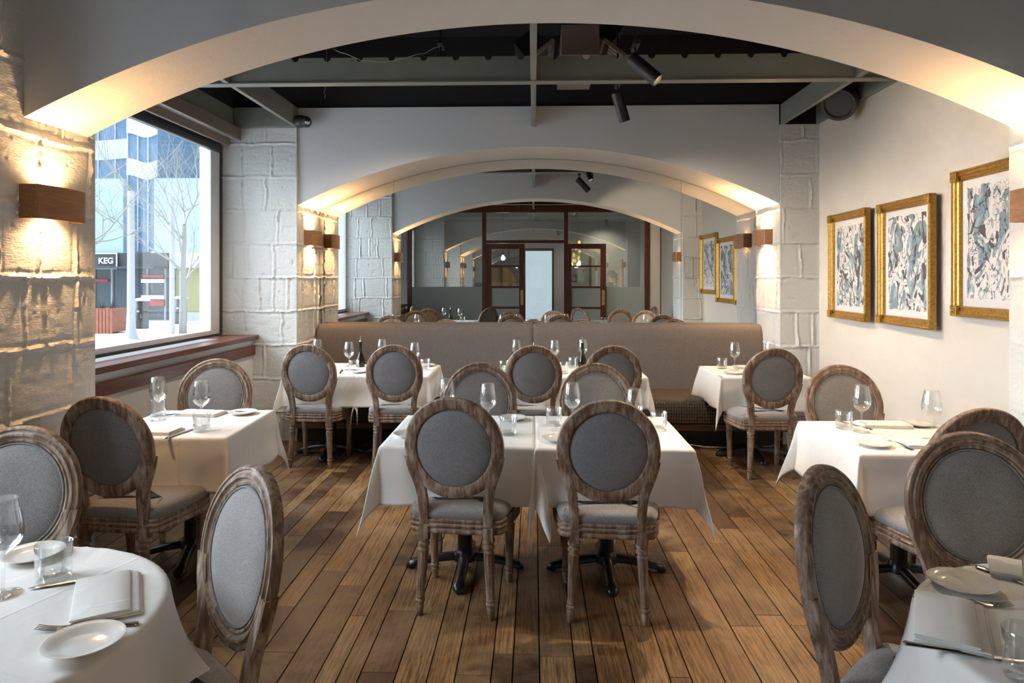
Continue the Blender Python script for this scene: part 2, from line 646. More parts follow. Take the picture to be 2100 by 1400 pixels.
def block_face(mb, P0, u, U, Z, nrm, seed, res=0.013, amp=1.0):
    """a painted block surface: courses, vertical joints and the mortar squeezed out of them"""
    rnd = random.Random(seed)
    nu, nz = max(2, int(U / res)), int(Z / res)
    a, b = np.meshgrid(np.linspace(0, U, nu), np.linspace(0, Z, nz))
    wob = (vnoise(a, b, seed, 9) - 0.5) * 0.018
    d = np.zeros_like(a)
    zc = np.array(COURSES)
    dz = np.min(np.abs((b + wob)[..., None] - zc), axis=-1)
    row = np.searchsorted(zc, b + wob)
    dv = np.full_like(a, 9.0)
    tilt = np.zeros_like(a)
    for r_ in range(len(zc) + 1):
        js = [-rnd.uniform(0.05, 0.3)]
        while js[-1] < U + 0.5:
            js.append(js[-1] + rnd.choice([0.14, 0.24, 0.33, 0.38, 0.42]) * rnd.uniform(0.9, 1.1))
        m = row == r_
        if not m.any():
            continue
        am = (a + (vnoise(b, a, seed + 7, 11) - 0.5) * 0.022)[m]
        dv[m] = np.min(np.abs(am[:, None] - np.array(js)), axis=-1)
        idx = np.searchsorted(js, am)
        hh = np.array([rnd.uniform(-1, 1) for _ in range(len(js) + 2)])
        tilt[m] = hh[idx]
    ridge_n = vnoise(a, b, seed + 1, 40)
    ridge_m = vnoise(a, b, seed + 2, 5)

    def bead(dist, k):
        wdt = 0.0055 + 0.004 * ridge_m
        core = np.exp(-(dist / wdt) ** 2)
        groove = np.exp(-((dist - 0.022) / 0.008) ** 2)
        return core * (0.002 + 0.012 * ridge_n * (0.2 + ridge_m)) * k - groove * 0.003
    d += bead(dz, 1.2) + bead(dv, 0.9)
    d += tilt * 0.002 + (vnoise(a, b, seed + 3, 3) - 0.5) * 0.004 + (vnoise(a, b * 3, seed + 4, 14) - 0.5) * 0.0022
    pit = vnoise(a, b, seed + 5, 30)
    d -= np.clip(pit - 0.86, 0, 1) * 0.05
    edge = np.minimum(np.minimum(a, U - a), np.minimum(b + 1, 9))
    d *= np.clip(edge / 0.015, 0, 1) * amp
    P = [Vector(P0)] * 0
    ux, uy = u
    nx, ny = nrm
    V = np.stack([P0[0] + ux * a + nx * d, P0[1] + uy * a + ny * d, P0[2] + b], -1).reshape(-1, 3)
    F = []
    for j in range(nz - 1):
        for i in range(nu - 1):
            F.append((j * nu + i, j * nu + i + 1, (j + 1) * nu + i + 1, (j + 1) * nu + i))
    if u[1] * nrm[0] - u[0] * nrm[1] < 0:
        F = [tuple(reversed(f_)) for f_ in F]
    mb.add([tuple(p) for p in V.tolist()], F)


def pier(name, faces, ztop, seed, box, label, res=0.0095, amp=1.35):
    mb = MB()
    for i, (P0, u, U, nrm) in enumerate(faces):
        block_face(mb, P0, u, U, ztop, nrm, seed + i * 13, res, amp)
    x0, x1, y0, y1 = box
    mb.box(x0, x1, y0, y1, 0, ztop - 0.001)
    o = mb.build(name, 'painted_block', smooth=50, fix=False)
    return struct(o, label)


XL, XR = -2.33, 2.425          # near jambs
BL, BR = -2.33, 2.375          # back jambs
WL, WR = -3.10, 2.745          # side walls
e = 0.006
pier('wall_left_pier', [((XL, 2.78, 0), (0, 1), 0.78, (1, 0)), ((WL, 3.56, 0), (1, 0), XL - WL, (0, 1)), ((WL, 2.78, 0), (1, 0), XL - WL, (0, -1))],
     3.6, 11, (WL, XL - e, 2.78 + e, 3.56 - e), 'near left painted block pier', 0.007, 1.15)
pier('wall_right_pier', [((XR, 2.78, 0), (0, 1), 0.78, (-1, 0)), ((XR, 3.56, 0), (1, 0), WR - XR, (0, 1)), ((XR, 2.78, 0), (1, 0), WR - XR, (0, -1))],
     3.6, 47, (XR + e, WR, 2.78 + e, 3.56 - e), 'near right painted block pier')
pier('wall_back_left_pier', [((WL, 6.65, 0), (1, 0), BL - WL, (0, -1)), ((BL, 6.65, 0), (0, 1), 0.73, (1, 0))],
     3.08, 83, (WL, BL - e, 6.65 + e, 7.38), 'back left painted block pier')
pier('wall_back_right_pier', [((BR, 6.65, 0), (1, 0), WR - BR, (0, -1)), ((BR, 6.65, 0), (0, 1), 0.73, (-1, 0))],
     3.08, 29, (BR + e, WR, 6.65 + e, 7.38), 'back right painted block pier')


def arch_z(x, x0, x1, zs, za):
    c = (x0 + x1) / 2
    h = (x1 - x0) / 2
    s = za - zs
    r = (h * h + s * s) / (2 * s)
    return za - (r - math.sqrt(max(r * r - (x - c) ** 2, 0)))


def arch_wall(name, x0, x1, y0, y1, zs, za, ztop, lab, n=96):
    mb, so = MB(), MB()
    xs = [x0 + (x1 - x0) * i / n for i in range(n + 1)]
    for i in range(n):
        a, b = xs[i], xs[i + 1]
        za_, zb = arch_z(a, x0, x1, zs, za), arch_z(b, x0, x1, zs, za)
        p = [(a, y0, za_), (b, y0, zb), (b, y0, ztop), (a, y0, ztop), (a, y1, za_), (b, y1, zb), (b, y1, ztop), (a, y1, ztop)]
        mb.add(p, [(0, 1, 2, 3), (5, 4, 7, 6), (3, 2, 6, 7)])
        so.add(p, [(0, 4, 5, 1)])
    o = mb.build(name, 'arch_paint', fix=False)
    struct(o, lab)
    s2 = so.build('arch_soffit', 'plaster_cream', smooth=True, fix=False)
    s2.parent = o
    # plaster lip where the arch meets the block piers
    s2['label'] = 'cream underside of the arch'
    return o


arch_wall('wall_near_arch', XL, XR + 0.01, 3.05, 3.50, 2.336, 2.905, 3.6, 'near wide arched wall')
arch_wall('wall_back_arch', BL, BR, 6.68, 7.375, 2.32, 2.885, 3.28, 'back arched wall')

# floor: individual boards, mixed widths and lengths, dark gaps
random.seed(5)
V, F, att = [], [], []
x = WL - 0.1
while x < WR + 0.1:
    wd = random.choice([0.085, 0.11, 0.13, 0.145, 0.145])
    y = -7.0 - random.random()
    while y < 7.5:
        L = random.uniform(0.5, 1.9)
        c = (random.random(), random.random(), random.random())
        i = len(V)
        g, q = 0.003, 0.0014
        dz = random.uniform(-0.0006, 0.0006)
        V += [(x + g, y + q, dz), (x + wd - g, y + q, dz), (x + wd - g, y + L - q, dz), (x + g, y + L - q, dz)]
        V += [(x + g, y + q, -0.02), (x + wd - g, y + q, -0.02), (x + wd - g, y + L - q, -0.02), (x + g, y + L - q, -0.02)]
        F += [(i, i + 1, i + 2, i + 3), (i, i + 4, i + 5, i + 1), (i + 1, i + 5, i + 6, i + 2), (i + 2, i + 6, i + 7, i + 3), (i + 3, i + 7, i + 4, i)]
        att += [c] * 8
        y += L
    x += wd
i = len(V)
V += [(WL - .2, -8, -.018), (WR + .2, -8, -.018), (WR + .2, 7.6, -.018), (WL - .2, 7.6, -.018)]
F += [(i, i + 1, i + 2, i + 3)]
att += [(0, 0, 0)] * 4
mb = MB()
mb.v, mb.f = V, F
fl = mb.build('floor', 'floor_planks', fix=False)
fl.data.materials.append(MATS['black_paint'])
fl.data.polygons[len(F) - 1].material_index = 1
ca = fl.data.attributes.new('plank', 'FLOAT_VECTOR', 'POINT')
ca.data.foreach_set('vector', [c for t in att for c in t])
struct(fl, 'worn oak plank floor')

# walls
struct(MB().box(WR, WR + 0.15, -0.1, 7.6, 0, 4.0).build('wall_right', 'warm_plaster'), 'cream plaster right wall')
struct(MB().box(WL - 0.2, WR + 0.2, 7.40, 7.6, 0, 4.0).build('wall_back', 'plaster'), 'back wall')
mb = MB()
mb.box(WL - 0.12, WL - 0.02, -0.1, 7.6, -0.6, 1.04)
mb.box(WL - 0.12, WL - 0.02, -0.1, 7.6, 2.95, 4.0)
mb.box(WL - 0.12, WL - 0.02, 6.62, 7.6, 1.04, 2.95)
mb.box(WL - 0.12, WL - 0.02, 2.80, 3.54, 1.04, 2.95)
mb.box(WL - 0.12, WL - 0.02, -0.1, 1.15, 1.04, 2.95)  # near stretch filled in to block part of the near window's daylight
struct(mb.build('wall_left', 'white_paint'), 'white window side left wall')
# black void above the beams
mb = MB()
mb.box(WL - 0.1, WR + 0.1, -0.1, 7.6, 3.98, 4.05)
mb.box(WL - 0.02, WL + 0.16, -0.1, 7.4, 3.26, 3.98)
mb.box(WR - 0.03, WR + 0.1, -0.1, 7.4, 3.26, 3.98)
mb.box(WL, WR, 6.72, 7.4, 3.285, 3.98)
mb.box(WL, BL - 0.01, 6.70, 7.4, 3.08, 3.285)
mb.box(BR + 0.01, WR, 6.70, 7.4, 3.08, 3.285)
mb.box(WL, WR, 3.06, 3.49, 3.6, 3.98)
mb.box(WL, WR, -0.12, -0.02, 3.2, 3.98)
struct(mb.build('ceiling', 'black_paint'), 'black open ceiling')
# exterior stone jamb
struct(MB().box(WL - 0.125, WL - 0.03, 6.50, 6.62, 1.0, 2.95).build('trim_1', 'white_paint'), 'pale outer window jamb trim')

# radiator casing below the sill, sill, rail
for n_, (y0, y1) in enumerate(((3.56, 6.65), (0.0, 2.78))):
    struct(MB().box(WL - 0.02, -2.77, y0, y1, 0, 1.0).build('wall_left_apron', 'white_paint'), 'white panelled window apron')
    s_ = MB().box(WL - 0.02, -2.705, y0, y1, 1.0, 1.042).build('trim_%d' % (2 + n_ * 2), 'mahogany_y', bevel=0.006)
    struct(s_, 'mahogany window sill')
    struct(MB().box(-2.77, -2.735, y0, y1 - 0.01, 0.845, 0.935).build('trim_%d' % (3 + n_ * 2), 'mahogany_y', bevel=0.003), 'mahogany chair rail')
    g_ = MB()
    g_.box(-3.0, -2.86, y0 + 0.75, y1 - 0.55, 1.042, 1.046)
    go = g_.build('sill_vent', 'alu')
    tag(go, 'pale metal air grille let into the %s window sill' % ('far' if n_ == 0 else 'near'), 'vent')
    sl = MB()
    for q in range(9):
        sl.box(-2.99 + q * 0.0145, -2.985 + q * 0.0145, y0 + 0.77, y1 - 0.57, 1.046, 1.050)
    sl.build('slats', 'alu', go)
    # window
    y1w = y1 - (0.03 if n_ == 0 else 0.0)
    wy0 = y0 if n_ == 0 else 1.15  # near window starts late, shortened to let in less daylight
    fr = MB()
    fr.box(WL - 0.03, WL + 0.02, wy0, y1w, 1.042, 1.10)
    fr.box(WL - 0.03, WL + 0.02, y1w - 0.19, y1w, 1.10, 2.83)
    fr.box(WL - 0.03, WL + 0.02, wy0, wy0 + 0.04, 1.10, 2.83)
    wo = fr.build('window_%d' % (n_ + 1), 'white_paint', bevel=0.004)
    struct(wo, 'large shop window')
    MB().box(WL - 0.02, WL + 0.035, wy0, y1w, 2.83, 2.96).build('window_head', 'dark_frame', wo, bevel=0.01)
    MB().box(WL + 0.02, WL + 0.03, wy0, y1w, 1.042, 1.06).build('gasket', 'dark_frame', wo)
    MB().box(WL + 0.02, WL + 0.032, y1w - 0.012, y1w + 0.02, 1.05, 2.9).build('gasket', 'dark_frame', wo)
    MB().box(WL - 0.006, WL, wy0, y1w, 1.09, 2.84).build('pane', 'window_glass', wo)
    # blind cassette
    bc = empty('blind_cassette', (WL + 0.2, (wy0 + y1w) / 2, 2.97))
    tag(bc, 'brown roller blind cassette above the %s window' % ('far' if n_ == 0 else 'near'), 'blind')
    hy = (y1w - wy0) / 2
    MB().box(0.0, 0.03, -hy, hy, -0.02, 0.10).build('front_fascia', 'brown_fascia', bc, bevel=0.004)
    MB().box(-0.08, 0.0, -hy, hy, 0.0, 0.012).build('blind_slot', 'alu', bc)
    MB().box(-0.11, -0.08, -hy, hy, -0.075, 0.05).build('rear_fascia', 'brown_fascia', bc, bevel=0.004)

# ceiling beams
def beam(name, lab, x0, x1, y0, y1, z0, z1):
    o = MB().box(x0, x1, y0, y1, z0, z1).build(name, 'beam_paint', bevel=0.003)
    tag(o, lab, 'beam', 'grey green ceiling beams')
    return o


beam('ceiling_beam', 'grey green ceiling beam running down the middle of the room', -0.022, 0.022, 3.51, 6.676, 3.08, 3.27)
beam('ceiling_beam', 'grey green ceiling beam running to the left end of the back arch', -2.35, -2.31, 3.57, 6.645, 3.08, 3.27)
beam('ceiling_beam', 'grey green ceiling beam running to the right end of the back arch', 2.375, 2.415, 3.57, 6.645, 3.08, 3.27)
beam('ceiling_beam', 'grey green ceiling beam beside the window blind', -2.98, -2.94, 3.57, 6.6, 3.08, 3.27)
beam('ceiling_beam', 'short grey green fascia on top of the back left pier', -2.94, -2.35, 6.60, 6.64, 3.08, 3.27)
beam('ceiling_beam', 'grey green fascia along the top of the right wall', 2.71, 2.74, 3.57, 6.64, 3.08, 3.27)
# the notched cross beam
poly = [(-2.93, 3.08)]
poly += [(2.70, 3.08), (2.70, 3.27)]
xx = 2.6
while xx > -2.8:
    for a in range(0, 7):
        poly.append((xx + 0.028 * math.cos(a * PI / 6), 3.27 - 0.03 * math.sin(a * PI / 6)))
    xx -= 0.245
poly.append((-2.93, 3.27))
M = Matrix.Translation((0, 5.17, 0)) @ Matrix.Rotation(PI / 2, 4, 'X')
o = MB().prism(poly, 0, 0.035, M).build('ceiling_beam', 'beam_paint')
tag(o, 'notched grey green beam crossing the ceiling from side to side', 'beam', 'grey green ceiling beams')
MB().box(-2.93, 2.70, 5.11, 5.20, 3.072, 3.08).build('flange', 'beam_paint', o)
for yy in (1.6,):
    beam('ceiling_beam', 'grey green beam crossing the near part of the ceiling', -2.9, 2.76, yy, yy + 0.035, 3.08, 3.27)
beam('ceiling_beam', 'grey green beam down the middle of the near ceiling', -0.022, 0.022, 0.0, 3.04, 3.08, 3.27)

# ducts with grilles
def duct(lab, x0, x1, y0, y1, z0, z1):
    r_ = empty('air_duct', ((x0 + x1) / 2, (y0 + y1) / 2, z0))
    tag(r_, lab, 'duct', 'ducts above the beams')
    hx, hy = (x1 - x0) / 2, (y1 - y0) / 2
    MB().box(-hx, hx, -hy, hy, 0, z1 - z0).build('duct_box', 'duct_metal', r_, bevel=0.005)
    for s in (-1, 1):
        g2 = MB()
        Mx = Matrix.Translation((s * (hx + 0.14), 0, 0.12)) @ Matrix.Rotation(s * R(38), 4, 'Y')
        hy2 = min(hy, 0.3)
        g2.box(-0.11, -0.09, -hy2, hy2, -0.015, 0.015, Mx)
        g2.box(0.09, 0.11, -hy2, hy2, -0.015, 0.015, Mx)
        g2.box(-0.11, 0.11, -hy2 - 0.02, -hy2, -0.015, 0.015, Mx)
        g2.box(-0.11, 0.11, hy2, hy2 + 0.02, -0.015, 0.015, Mx)
        fr_ = g2.build('grille', 'duct_metal', r_)
        g3 = MB()
        for q in range(9):
            yq = -hy2 + (q + 0.5) * 2 * hy2 / 9
            g3.box(-0.09, 0.09, yq - 0.012, yq + 0.012, -0.006, 0.006, Mx)
        g3.build('grille_slats', 'alu', fr_)
        MB().box(-0.2, 0.0, -hy2, hy2, 0.0, 0.2, Matrix.Translation((s * (hx + 0.1), 0, 0.14)) @ Matrix.Rotation(s * R(38), 4, 'Y')).build('duct_branch', 'black_metal', r_)


duct('dark metal air duct with side grilles just behind the near arch', 0.08, 0.56, 3.9, 4.7, 3.42, 3.7)
duct('dark metal air duct with side grilles close to the back wall', 0.22, 0.52, 5.4, 6.4, 3.36, 3.6)
random.seed(3)
for i, (a, b, lab) in enumerate(((( -0.9, 4.6, 3.5), (-0.4, 4.4, 3.9), 'thin pale wire looping down over the middle of the notched beam'),
                         ((-1.5, 5.05, 3.30), (-0.7, 5.05, 3.32), 'thin pale wire lying along the top of the notched beam'),
                         ((-1.95, 6.3, 3.28), (-1.93, 6.3, 3.95), 'thin pale wire hanging by the left end of the back arch'))):
    p, q = Vector(a), Vector(b)
    pts = [p.lerp(q, t / 14) + Vector((random.uniform(-.02, .02), 0, -0.10 * math.sin(PI * t / 14) + random.uniform(-.01, .01))) for t in range(15)]
    tag(MB().tube(pts, 0.0018, 5).build('ceiling_wire', 'alu', smooth=True), lab, 'wire', 'ceiling wires')


# spot heads
def spot_head(loc, aim, watts, cone, lab, lit=True):
    r_ = empty('track_spotlight', loc)
    tag(r_, lab, 'spotlight', 'black ceiling spotlights')
    d = (Vector(aim) - Vector(loc)).normalized()
    M = d.to_track_quat('Z', 'Y').to_matrix().to_4x4()
    MB().lathe([(-0.13, 0.04), (-0.125, 0.046), (0.115, 0.046), (0.115, 0.040), (0.075, 0.038)], 28, M, caps=False).build('can', 'black_metal', r_, smooth=40)
    MB().lathe([(-0.131, 0.001), (-0.13, 0.041)], 28, M, caps=False).build('can_cap', 'black_metal', r_)
    if lit:
        MB().lathe([(0.08, 0.001), (0.081, 0.038)], 20, M, caps=False).build('bulb', 'bulb_warm', r_)
    b = -d * 0.09
    MB().tube([b, b + Vector((0, 0, 0.05)), Vector((b.x, b.y, b.z + 0.09)), (b.x, b.y, 3.95 - loc[2])], 0.008, 8).build('stem', 'black_metal', r_, smooth=True)
    MB().box(b.x - 0.02, b.x + 0.02, b.y - 0.09, b.y + 0.09, b.z + 0.09, b.z + 0.12).build('bracket', 'black_metal', r_, bevel=0.003)
    lo = lamp('spot_light', 'SPOT', tuple(Vector(loc) + d * 0.125), watts, SOFT, aim, spot_size=R(cone), spot_blend=0.9, shadow_soft_size=0.04)
    return r_


labs = ['black ceiling spotlight aimed right, nearer of the two large ones in view',
        'black ceiling spotlight hanging in front of the back arch wall',
        'black ceiling spotlight half hidden by the near arch',
        'black ceiling spotlight over the back left tables',
        'black ceiling spotlight over the near left floor',
        'black ceiling spotlight over the near right floor']
for s_, lb in zip(SPOTS, labs):
    spot_head(*s_, lb)

# dome camera, wall speaker, junction box
r_ = empty('security_camera', (-2.24, 6.56, 3.12))
tag(r_, 'dark grey security camera at the left end of the back arch wall', 'camera')
MB().lathe([(-0.07, 0.05), (-0.03, 0.062), (0.0, 0.060), (0.02, 0.05)], 24, Matrix.Rotation(R(90), 4, 'Y')).build('housing', 'dark_grey', r_, smooth=40)
M = Matrix.Translation((0.04, -0.02, -0.01)) @ Vector((0.55, -0.8, -0.15)).to_track_quat('Z', 'Y').to_matrix().to_4x4()
MB().lathe([(-0.055, 0.02), (-0.04, 0.045), (0.0, 0.055), (0.035, 0.046), (0.05, 0.034), (0.052, 0.030)], 24, M).build('lens_barrel', 'dark_grey', r_, smooth=40)
MB().lathe([(0.050, 0.028), (0.058, 0.02), (0.060, 0.001)], 20, M).build('lens', 'steel', r_, smooth=40)
r_ = empty('wall_speaker', (2.60, 5.85, 3.10))
tag(r_, 'black loudspeaker hanging high above the framed pictures', 'speaker')
M = Vector((-0.55, -0.6, -0.55)).to_track_quat('Z', 'Y').to_matrix().to_4x4()
MB().lathe([(-0.16, 0.06), (-0.14, 0.10), (-0.04, 0.135), (0.08, 0.145), (0.10, 0.14), (0.10, 0.115), (0.085, 0.11)], 26, M).build('cabinet', 'dark_grey', r_, smooth=40)
MB().lathe([(0.087, 0.11), (0.06, 0.05), (0.065, 0.03), (0.075, 0.001)], 26, M, caps=False).build('cone', 'rubber', r_, smooth=40)
MB().tube([(0, 0, 0.06), (0.06, 0.02, 0.12), (0.12, 0.03, 0.15)], 0.018, 10).build('bracket', 'dark_grey', r_, smooth=True)
r_ = MB().box(-0.05, 0.05, -0.05, 0.05, -0.03, 0.03).build('junction_box', 'alu', loc=(-2.6, 5.6, 3.26), bevel=0.006)
tag(r_, 'small metal junction box between the beams above the far window', 'box')
MB().tube([(0, 0, 0.03), (0, 0, 0.1), (0.06, 0.03, 0.12)], 0.012, 8).build('conduit', 'brass', r_, smooth=True)


# ------------------------------------------------------------------ sconces
def make_sconce():
    """wood veneer band bowed out from the wall (+X), open above and below"""
    r_ = empty('wall_sconce')
    W_, Hh, D_ = 0.34, 0.155, 0.105
    prof = []
    for i in range(13):
        t = -1 + 2 * i / 12
        if abs(t) > 0.999:
            prof.append((0.0, t * W_ / 2))
    prof = [(0.0, -W_ / 2), (0.075, -W_ / 2), (0.085, -W_ / 2 + 0.008)]
    for i in range(1, 12):
        t = -1 + 2 * i / 12
        prof.append((0.085 + 0.02 * (1 - t * t), t * (W_ / 2 - 0.008)))
    prof += [(0.085, W_ / 2 - 0.008), (0.075, W_ / 2), (0.0, W_ / 2)]
    inn = [(max(x - 0.006, 0.0), y * 0.955) for x, y in prof]
    rs = [[(x, y, -Hh / 2) for x, y in prof], [(x, y, Hh / 2) for x, y in prof], [(x, y, Hh / 2) for x, y in inn], [(x, y, -Hh / 2) for x, y in inn], [(x, y, -Hh / 2) for x, y in prof]]
    MB().rings(rs, close=False).build('shade', 'veneer', r_, smooth=30)
    MB().box(0.0, 0.012, -0.07, 0.07, -0.05, 0.05).build('back_plate', 'white_paint', r_, bevel=0.002)
    MB().lathe([(-0.045, 0.001), (-0.042, 0.012), (0, 0.016), (0.042, 0.012), (0.045, 0.001)], 12, Matrix.Translation((0.045, 0, 0))).build('bulb', 'bulb_warm', r_, smooth=True)
    return reg(r_)


sc0 = make_sconce()
SC = [((XL, 3.19, 1.95), 0, 4.6, 'wooden wall sconce glowing on the near left block pier'),
      ((XR, 3.27, 1.95), PI, 6.5, 'wooden wall sconce glowing on the near right block pier'),
      ((BL, 7.03, 2.01), 0, 6.5, 'wooden wall sconce glowing inside the left jamb of the back arch'),
      ((BR, 7.03, 2.01), PI, 10, 'wooden wall sconce glowing inside the right jamb of the back arch')]
for i, (loc, rz, wt, lb) in enumerate(SC):
    s_ = sc0 if i == 0 else copy_tree(sc0)
    s_.location = loc
    s_.rotation_euler = (0, 0, rz)
    tag(s_, lb, 'sconce', 'wooden wall sconces')
    dx = 0.052 if rz == 0 else -0.052
    for sg in (-1, 1):
        lamp('sconce_light', 'SPOT', (loc[0] + dx, loc[1], loc[2] + sg * 0.045), wt * 6, WARM, (loc[0] + dx * 0.9, loc[1], loc[2] + sg), spot_size=R(150), spot_blend=0.8, shadow_soft_size=0.02)
KIDS.clear()

# ------------------------------------------------------------------ mirror
mr = empty('wall_mirror', (0.04, 7.36, 1.0))
tag(mr, 'huge arched wall mirror above the banquettes in three joined panels', 'mirror')
edges = [BL + 0.003, -1.512, 1.58, BR - 0.003]
for a, b in zip(edges[:-1], edges[1:]):
    a2, b2 = a + 0.0015, b - 0.0015
    n = 32
    top = [(a2 + (b2 - a2) * i / n) for i in range(n + 1)]
    poly = [(x_ - 0.04, arch_z(x_, BL, BR, 2.32, 2.885) - 0.004 - 1.0) for x_ in reversed(top)]
    poly = [(a2 - 0.04, -0.15), (b2 - 0.04, -0.15)] + poly
    MB().prism(poly, -0.006, 0.0, Matrix.Rotation(PI / 2, 4, 'X')).build('mirror_panel', 'mirror', mr)

# ================================================================== FURNITURE
def make_chair():
    r_ = empty('dining_chair')
    # seat rail outline
    def outline(k, zoff=0):
        pts = []
        ctrl = [(-0.175, -0.225), (0, -0.235), (0.175, -0.225), (0.225, -0.19), (0.252, -0.02), (0.262, 0.08), (0.245, 0.17), (0.19, 0.215), (0.10, 0.236), (0, 0.243), (-0.10, 0.236), (-0.19, 0.215), (-0.245, 0.17), (-0.262, 0.08), (-0.252, -0.02), (-0.225, -0.19)]
        m = len(ctrl)
        for i in range(m):
            p0, p1, p2, p3 = (Vector(ctrl[(i + j - 1) % m]) for j in range(4))
            for s in range(5):
                t = s / 5
                q = 0.5 * ((2 * p1) + (p2 - p0) * t + (2 * p0 - 5 * p1 + 4 * p2 - p3) * t * t + (3 * p1 - p0 - 3 * p2 + p3) * t ** 3)
                pts.append(q)
        out = []
        for i, q in enumerate(pts):
            tn = (pts[(i + 1) % len(pts)] - pts[i - 1]).normalized()
            nrm = Vector((tn.y, -tn.x))
            out.append(q + nrm * k)
        return out
    prof = [(0.385, -0.004), (0.386, 0.002), (0.392, 0.006), (0.402, 0.006), (0.407, 0.001), (0.411, 0.0), (0.415, 0.006), (0.425, 0.008), (0.430, 0.001), (0.434, 0.0), (0.438, 0.004), (0.448, 0.005), (0.453, -0.001), (0.455, -0.008)]
    rs = [[(q.x, q.y, z) for q in outline(k_)] for z, k_ in prof]
    inner = [(q.x, q.y) for q in outline(-0.04)]
    rs = [[(x_, y_, 0.39) for x_, y_ in inner]] + rs
    MB().rings(rs, cap0=True, cap1=True).build('seat_frame', 'weathered_wood', r_, smooth=45)
    cp = [(0.45, -0.008), (0.458, -0.002), (0.475, 0.003), (0.492, 0.0), (0.503, -0.012), (0.510, -0.03), (0.516, -0.07), (0.52, -0.12)]
    rs = []
    for z, k_ in cp:
        rs.append([(q.x * (1 if abs(k_) < .05 else 1), q.y, z) for q in outline(k_)])
    # notch the cushion around the two back posts
    MB().rings(rs, cap0=True, cap1=True).build('seat', 'grey_velvet', r_, smooth=60)
    # back: local plane coordinates (x, h, d) with rake
    def bp(x_, h, d):
        rk = math.tan(R(9.5))
        y_ = -0.222 - rk * max(h - 0.44, 0) + d
        # gentle wrap of the oval around the sitter
        y_ += 0.35 * x_ * x_
        return (x_, y_, h)
    cz, ax, az = 0.805, 0.209, 0.217
    cs = [(-0.029, -0.006), (-0.0285, -0.013), (-0.020, -0.018), (0.022, -0.019), (0.027, -0.015), (0.029, -0.006), (0.029, 0.008), (0.025, 0.015), (0.019, 0.016), (0.015, 0.011),
          (0.010, 0.013), (0.004, 0.021), (-0.003, 0.021), (-0.008, 0.013), (-0.013, 0.011), (-0.018, 0.016), (-0.024, 0.014), (-0.029, 0.006)]
    rs = []
    for i in range(72):
        t = 2 * PI * i / 72
        cx_, cz_ = math.cos(t), math.sin(t)
        nx_, nz_ = cx_ / ax, cz_ / az
        l_ = math.hypot(nx_, nz_)
        nx_, nz_ = nx_ / l_, nz_ / l_
        rs.append([bp(ax * cx_ + nx_ * r0, cz + az * cz_ + nz_ * r0, d0) for r0, d0 in cs])
    rs.append(rs[0])
    fr_ = MB().rings(rs)
    # posts: flow out of the oval and run down to the leg block
    for s in (-1, 1):
        path = [(0.213, 0.76, 0.050), (0.204, 0.72, 0.052), (0.190, 0.675, 0.052), (0.176, 0.635, 0.049), (0.166, 0.60, 0.046), (0.160, 0.56, 0.044), (0.157, 0.51, 0.043), (0.156, 0.455, 0.043), (0.156, 0.40, 0.044), (0.156, 0.362, 0.044)]
        rr = []
        for j, (px_, h_, w_) in enumerate(path):
            a_, b_ = w_ / 2, 0.0185
            nn = [(-a_, -b_), (-a_ * .8, -b_ - .001), (a_ * .8, -b_ - .001), (a_, -b_), (a_, b_), (a_ * .5, b_ + .002), (-a_ * .5, b_ + .002), (-a_, b_)]
            rr.append([bp(s * (px_ + u_), h_, dd - 0.0005) for u_, dd in nn])
        fr_.rings(rr, cap0=True, cap1=True)
    fr_.build('back_frame', 'weathered_wood', r_, smooth=40)
    # upholstered panel, front and rear faces
    def pad(sgn, d_edge, d_mid, shrink):
        rr = []
        for f_ in (1.0, 0.985, 0.95, 0.85, 0.65, 0.4, 0.15):
            dd = d_edge + (d_mid - d_edge) * (1 - f_ ** 5) ** 0.6
            rr.append([bp((ax - shrink) * f_ * math.cos(2 * PI * i / 48), cz + (az - shrink) * f_ * math.sin(2 * PI * i / 48), dd) for i in range(48)])
        return rr
    MB().rings(pad(1, 0.004, 0.026, 0.026), cap1=True).build('back_cushion', 'grey_velvet', r_, smooth=True)
    bc_ = MB().rings(pad(-1, -0.004, -0.014, 0.027), cap1=True).build('rear_panel', 'grey_linen', r_, smooth=True)
    bc_['label'] = 'dark grey linen rear panel'
    pp = [Vector(bp((ax - 0.031) * math.cos(2 * PI * i / 60), cz + (az - 0.031) * math.sin(2 * PI * i / 60), 0.013)) for i in range(61)]
    MB().tube(pp, 0.0035, 6, caps=False).build('piping', 'grey_linen', r_, smooth=True)
    # legs
    lp = [(0, 0.013), (0.004, 0.016), (0.05, 0.020), (0.056, 0.0165), (0.062, 0.023), (0.072, 0.023), (0.078, 0.017), (0.086, 0.021), (0.094, 0.0195), (0.10, 0.0195), (0.30, 0.026), (0.306, 0.0265), (0.311, 0.021), (0.320, 0.021), (0.325, 0.029), (0.336, 0.029), (0.341, 0.022), (0.348, 0.023), (0.352, 0.030), (0.366, 0.030)]
    def fl_(j, z, a):
        return 1 - 0.10 * (0.5 + 0.5 * math.cos(10 * a)) if 0.09 < z < 0.303 and j != 8 else 1
    for s in (-1, 1):
        tx, ty = s * 0.208, 0.165
        sh = Matrix(((1, 0, s * 0.02, tx - s * 0.008), (0, 1, -0.01, ty), (0, 0, 1, 0), (0, 0, 0, 1)))
        MB().lathe(lp, 40, sh, fl_).box(tx - 0.027, tx + 0.027, ty - 0.027, ty + 0.027, 0.362, 0.40).build('leg', 'weathered_wood', r_, smooth=35)
        tx, ty = s * 0.156, -0.205
        sh = Matrix(((1, 0, -s * 0.05, tx + s * 0.018), (0, 1, 0.07, ty - 0.040), (0, 0, 1, 0), (0, 0, 0, 1)))
